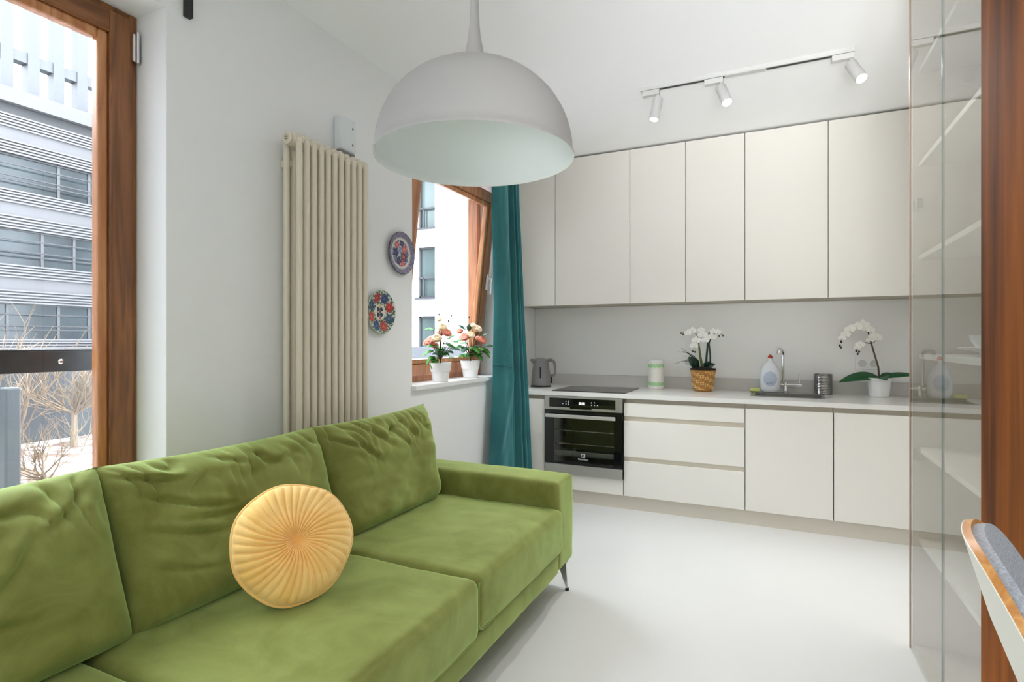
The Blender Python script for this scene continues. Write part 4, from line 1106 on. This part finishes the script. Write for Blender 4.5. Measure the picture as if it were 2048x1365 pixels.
leg(-.905, 2.535); leg(-.905, -.18); leg(-1.80, 2.535, -1); leg(-1.80, -.18, -1); leg(-.905, 1.18)

# ------------------------------------------------------------------ round yellow cushion
rc = thing('round_cushion', 'round pleated yellow velvet cushion leaning on the sofa back', 'cushion', (-1.272, 1.205, .610))
nrm = Vector((.80, -.52, .42)).normalized(); rc.rotation_euler = nrm.to_track_quat('Z', 'Y').to_euler()
bm = B(); nr, na = 44, 320; NP = 38
def disc(side):
    rows = []
    for i in range(nr+1):
        t = i/nr; row = []
        for j in range(na if i else 1):
            a = 2*PI*j/na; lob = 1+.018*math.sin(3*a+.6)+.010*math.sin(7*a+2)
            prof_ = (max(0, 1-t**3.2))**.5
            dim = math.exp(-(t/.13)**2)
            env = min(1, t*4)*(1-.35*t)
            sw = a+.30*t
            k = abs(math.sin(NP*sw/2+.9*nz(math.cos(a)*2, math.sin(a)*2, 4)))
            pl_ = -(1-k)**2*.0105*env*(1 if t < .99 else 0)
            z = side*(.058*prof_+.006-.036*dim+pl_*(.4+.8*prof_)+.004*nz(math.cos(a)*3*t, math.sin(a)*3*t, 7))
            r_ = .166*t*lob*(1-.010*(1-k)*(t > .9))
            row.append(bm.verts.new((r_*math.cos(a), r_*math.sin(a), z)))
        rows.append(row)
    for j in range(na): bm.faces.new((rows[0][0], rows[1][j], rows[1][(j+1) % na]))
    for i in range(1, nr):
        for j in range(na): bm.faces.new((rows[i][j], rows[i+1][j], rows[i+1][(j+1) % na], rows[i][(j+1) % na]))
    return rows[nr]
e1 = disc(1); e2 = disc(-1)
for j in range(na): bm.faces.new((e1[j], e2[j], e2[(j+1) % na], e1[(j+1) % na]))
cb = obj('cover', bm, M['yellow'], rc, smooth=True)
bm = B(); tube(bm, [((.1675*(1+.018*math.sin(3*q+.6)+.010*math.sin(7*q+2)))*math.cos(q), (.1675*(1+.018*math.sin(3*q+.6)+.010*math.sin(7*q+2)))*math.sin(q), 0) for q in [2*PI*i/120 for i in range(121)]], .0042, 8, cap=False); obj('piping', bm, M['yellow'], rc, smooth=True)

# ------------------------------------------------------------------ glass fronted cabinet on the right
GX = .487; GY0, GY1 = 1.752, 2.632
vt = thing('glass_cabinet', 'tall glass fronted display cabinet next to the walnut panel', 'cabinet', (.72, 2.2, 0)); VO = vt.location
bm = B(); box(bm, GX+.006, .96, GY1-.016, GY1, 0, HC-.002); box(bm, .945, .96, GY0, GY1-.016, 0, HC-.002); box(bm, GX+.012, .945, GY0, GY0+.012, 0, HC-.002); box(bm, GX+.012, .945, GY0+.012, GY1-.016, 0, .02)
obj('carcass', bm, M['vit'], vt, VO)
bm = B(); box(bm, GX-.002, GX+.006, GY1-.0045, GY1, 0, HC-.002); obj('edge_strip', bm, mat('tan_edge', (176, 148, 128), rough=.5), vt, VO)
for z in (2.25, 1.89, 1.53, 1.15, .79, .44):
    bm = B(); box(bm, GX+.025, .944, GY0+.013, GY1-.017, z-.018, z, .001); obj('shelf', bm, M['shelf'], vt, VO)
for (a, b) in ((GY0+.002, 2.1735), (2.1765, GY1-.005)):
    bm = B(); box(bm, GX, GX+.006, a, b, .003, HC-.004)
    d = obj('glass_door', bm, M['vglass'], vt, VO)
    for yy in ((a, b) if b < 2.5 else (a,)):
        bm = B(); box(bm, GX-.0004, GX+.0064, yy-.0006, yy+.0012, .003, HC-.004); obj('polished_edge', bm, M['gedge'], d, VO)
for z in (1.70, .74):
    bm = B(); box(bm, GX+.007, GX+.03, GY1-.06, GY1-.02, z, z+.045, .004); obj('hinge', bm, M['chrome'], vt, VO)
# cup on a footed plate inside
cp = thing('cup_and_saucer', 'white cup on a footed white saucer on the middle shelf of the glass cabinet', 'cup', (.60, 2.20, 1.1505))
bm = B(); lathe(bm, [(.022, 0), (.012, .006), (.012, .014), (.05, .022), (.066, .028), (.066, .030), (.045, .026), (0, .024)], 32); obj('saucer', bm, M['white'], cp, smooth=True, auto=40)
bm = B(); lathe(bm, [(.018, .0245), (.02, .028), (.034, .048), (.038, .068), (.036, .068), (.03, .045), (0, .032)], 32); obj('cup', bm, M['white'], cp, smooth=True, auto=40)

# walnut panel with rounded edge
bm = B(); box(bm, .462, .56, 1.42, 1.745, 0, HC-.001)
es = [e for e in bm.edges if abs(e.verts[0].co.x-.462) < 1e-4 and abs(e.verts[1].co.x-.462) < 1e-4 and abs(e.verts[0].co.y-1.745) < 1e-4 and abs(e.verts[1].co.y-1.745) < 1e-4]
bmesh.ops.bevel(bm, geom=es, offset=.03, segments=8, profile=.5, affect='EDGES')
o = obj('walnut_panel', bm, M['walnut'], smooth=True, auto=30); tag(o, 'full height walnut panel with a rounded edge at the far right', 'panel')

# ------------------------------------------------------------------ chair
ch = thing('shell_chair', 'plywood shell chair with white back and grey felt pad in front of the walnut panel', 'chair', (.572, 1.022, 0), (0, 0, math.radians(-13)))
# local: faces +x, back at x ~ -.22
def shell(u, v):
    """u -1..1 across (y), v 0..1 from seat front to the top of the back"""
    if v > .7: v = .7+(v-.7)*(1-.34*abs(u)**3.5)
    prof_ = [(0, (.22, .455)), (.12, (.16, .462)), (.35, (0, .445)), (.5, (-.10, .445)), (.6, (-.155, .475)), (.7, (-.195, .56)), (.8, (-.235, .67)), (.9, (-.278, .79)), (1.0, (-.310, .905))]
    for (a, A), (b, Bq) in zip(prof_, prof_[1:]):
        if v <= b+1e-9:
            t = (v-a)/(b-a); x = A[0]+(Bq[0]-A[0])*t; z = A[1]+(Bq[1]-A[1])*t; break
    wmax = .205
    back = max(0, min(1, (v-.55)/.2))
    edge = 1.0
    if v < .12: edge = 1-((.12-v)/.12)**2*.25
    y = u*wmax*edge
    x += back*.045*u*u*edge
    z += (1-back)*.018*u*u 
    return Vector((x, y, z))
def sheet(off0, off1, m, name, ulim=1.0, v0=0, v1=1, par=ch):
    bm = B(); nu, nv = 24, 60
    def nrmv(u, v):
        e = 1e-3; a = shell(min(1, u+e), v)-shell(max(-1, u-e), v); b = shell(u, min(1, v+e))-shell(u, max(0, v-e))
        n_ = a.cross(b); 
        if n_.length < 1e-12: return Vector((1, 0, 0))
        n_.normalize()
        return n_
    def P(i, j, off):
        u = (-1+2*i/nu)*ulim; v = v0+(v1-v0)*j/nv; return shell(u, v)+nrmv(u, v)*off
    A = [[bm.verts.new(P(i, j, off0)) for i in range(nu+1)] for j in range(nv+1)]
    Bq = [[bm.verts.new(P(i, j, off1)) for i in range(nu+1)] for j in range(nv+1)]
    for j in range(nv):
        for i in range(nu):
            bm.faces.new((A[j][i], A[j][i+1], A[j+1][i+1], A[j+1][i])); bm.faces.new((Bq[j][i], Bq[j+1][i], Bq[j+1][i+1], Bq[j][i+1]))
        for i in (0, nu): bm.faces.new((A[j][i], A[j+1][i], Bq[j+1][i], Bq[j][i]))
    for i in range(nu):
        for j in (0, nv): bm.faces.new((A[j][i], Bq[j][i], Bq[j][i+1], A[j][i+1]))
    return obj(name, bm, m, par, smooth=True, auto=50)
sheet(-.0015, 0, M['chairw'], 'white_back_veneer')
sheet(0, .011, M['ply'], 'plywood_shell')
sheet(.011, .026, M['felt'], 'felt_pad', .975, .01, .994)
for (u, v) in ((.70, .955), (.70, .86)):
    p = shell(u, v); bm = B(); lathe(bm, [(.007, 0), (.007, .0015), (.004, .002)], 12, p+Vector((-.003, 0, 0)), dirmtx((-1, 0, -.1)), sc=(1, 1)); obj('bolt_cap', bm, M['black'], ch)
for (x, y) in ((.17, .19), (.17, -.19), (-.13, .19), (-.13, -.19)):
    bm = B(); tube(bm, [(x*.8, y*.8, .440), (x*1.15, y*1.1, .0)], [.016, .011], 12); obj('leg', bm, M['ply'], ch, smooth=True)
bm = B(); box(bm, -.14, .15, -.16, .16, .415, .437, .004); obj('seat_frame', bm, M['black'], ch)
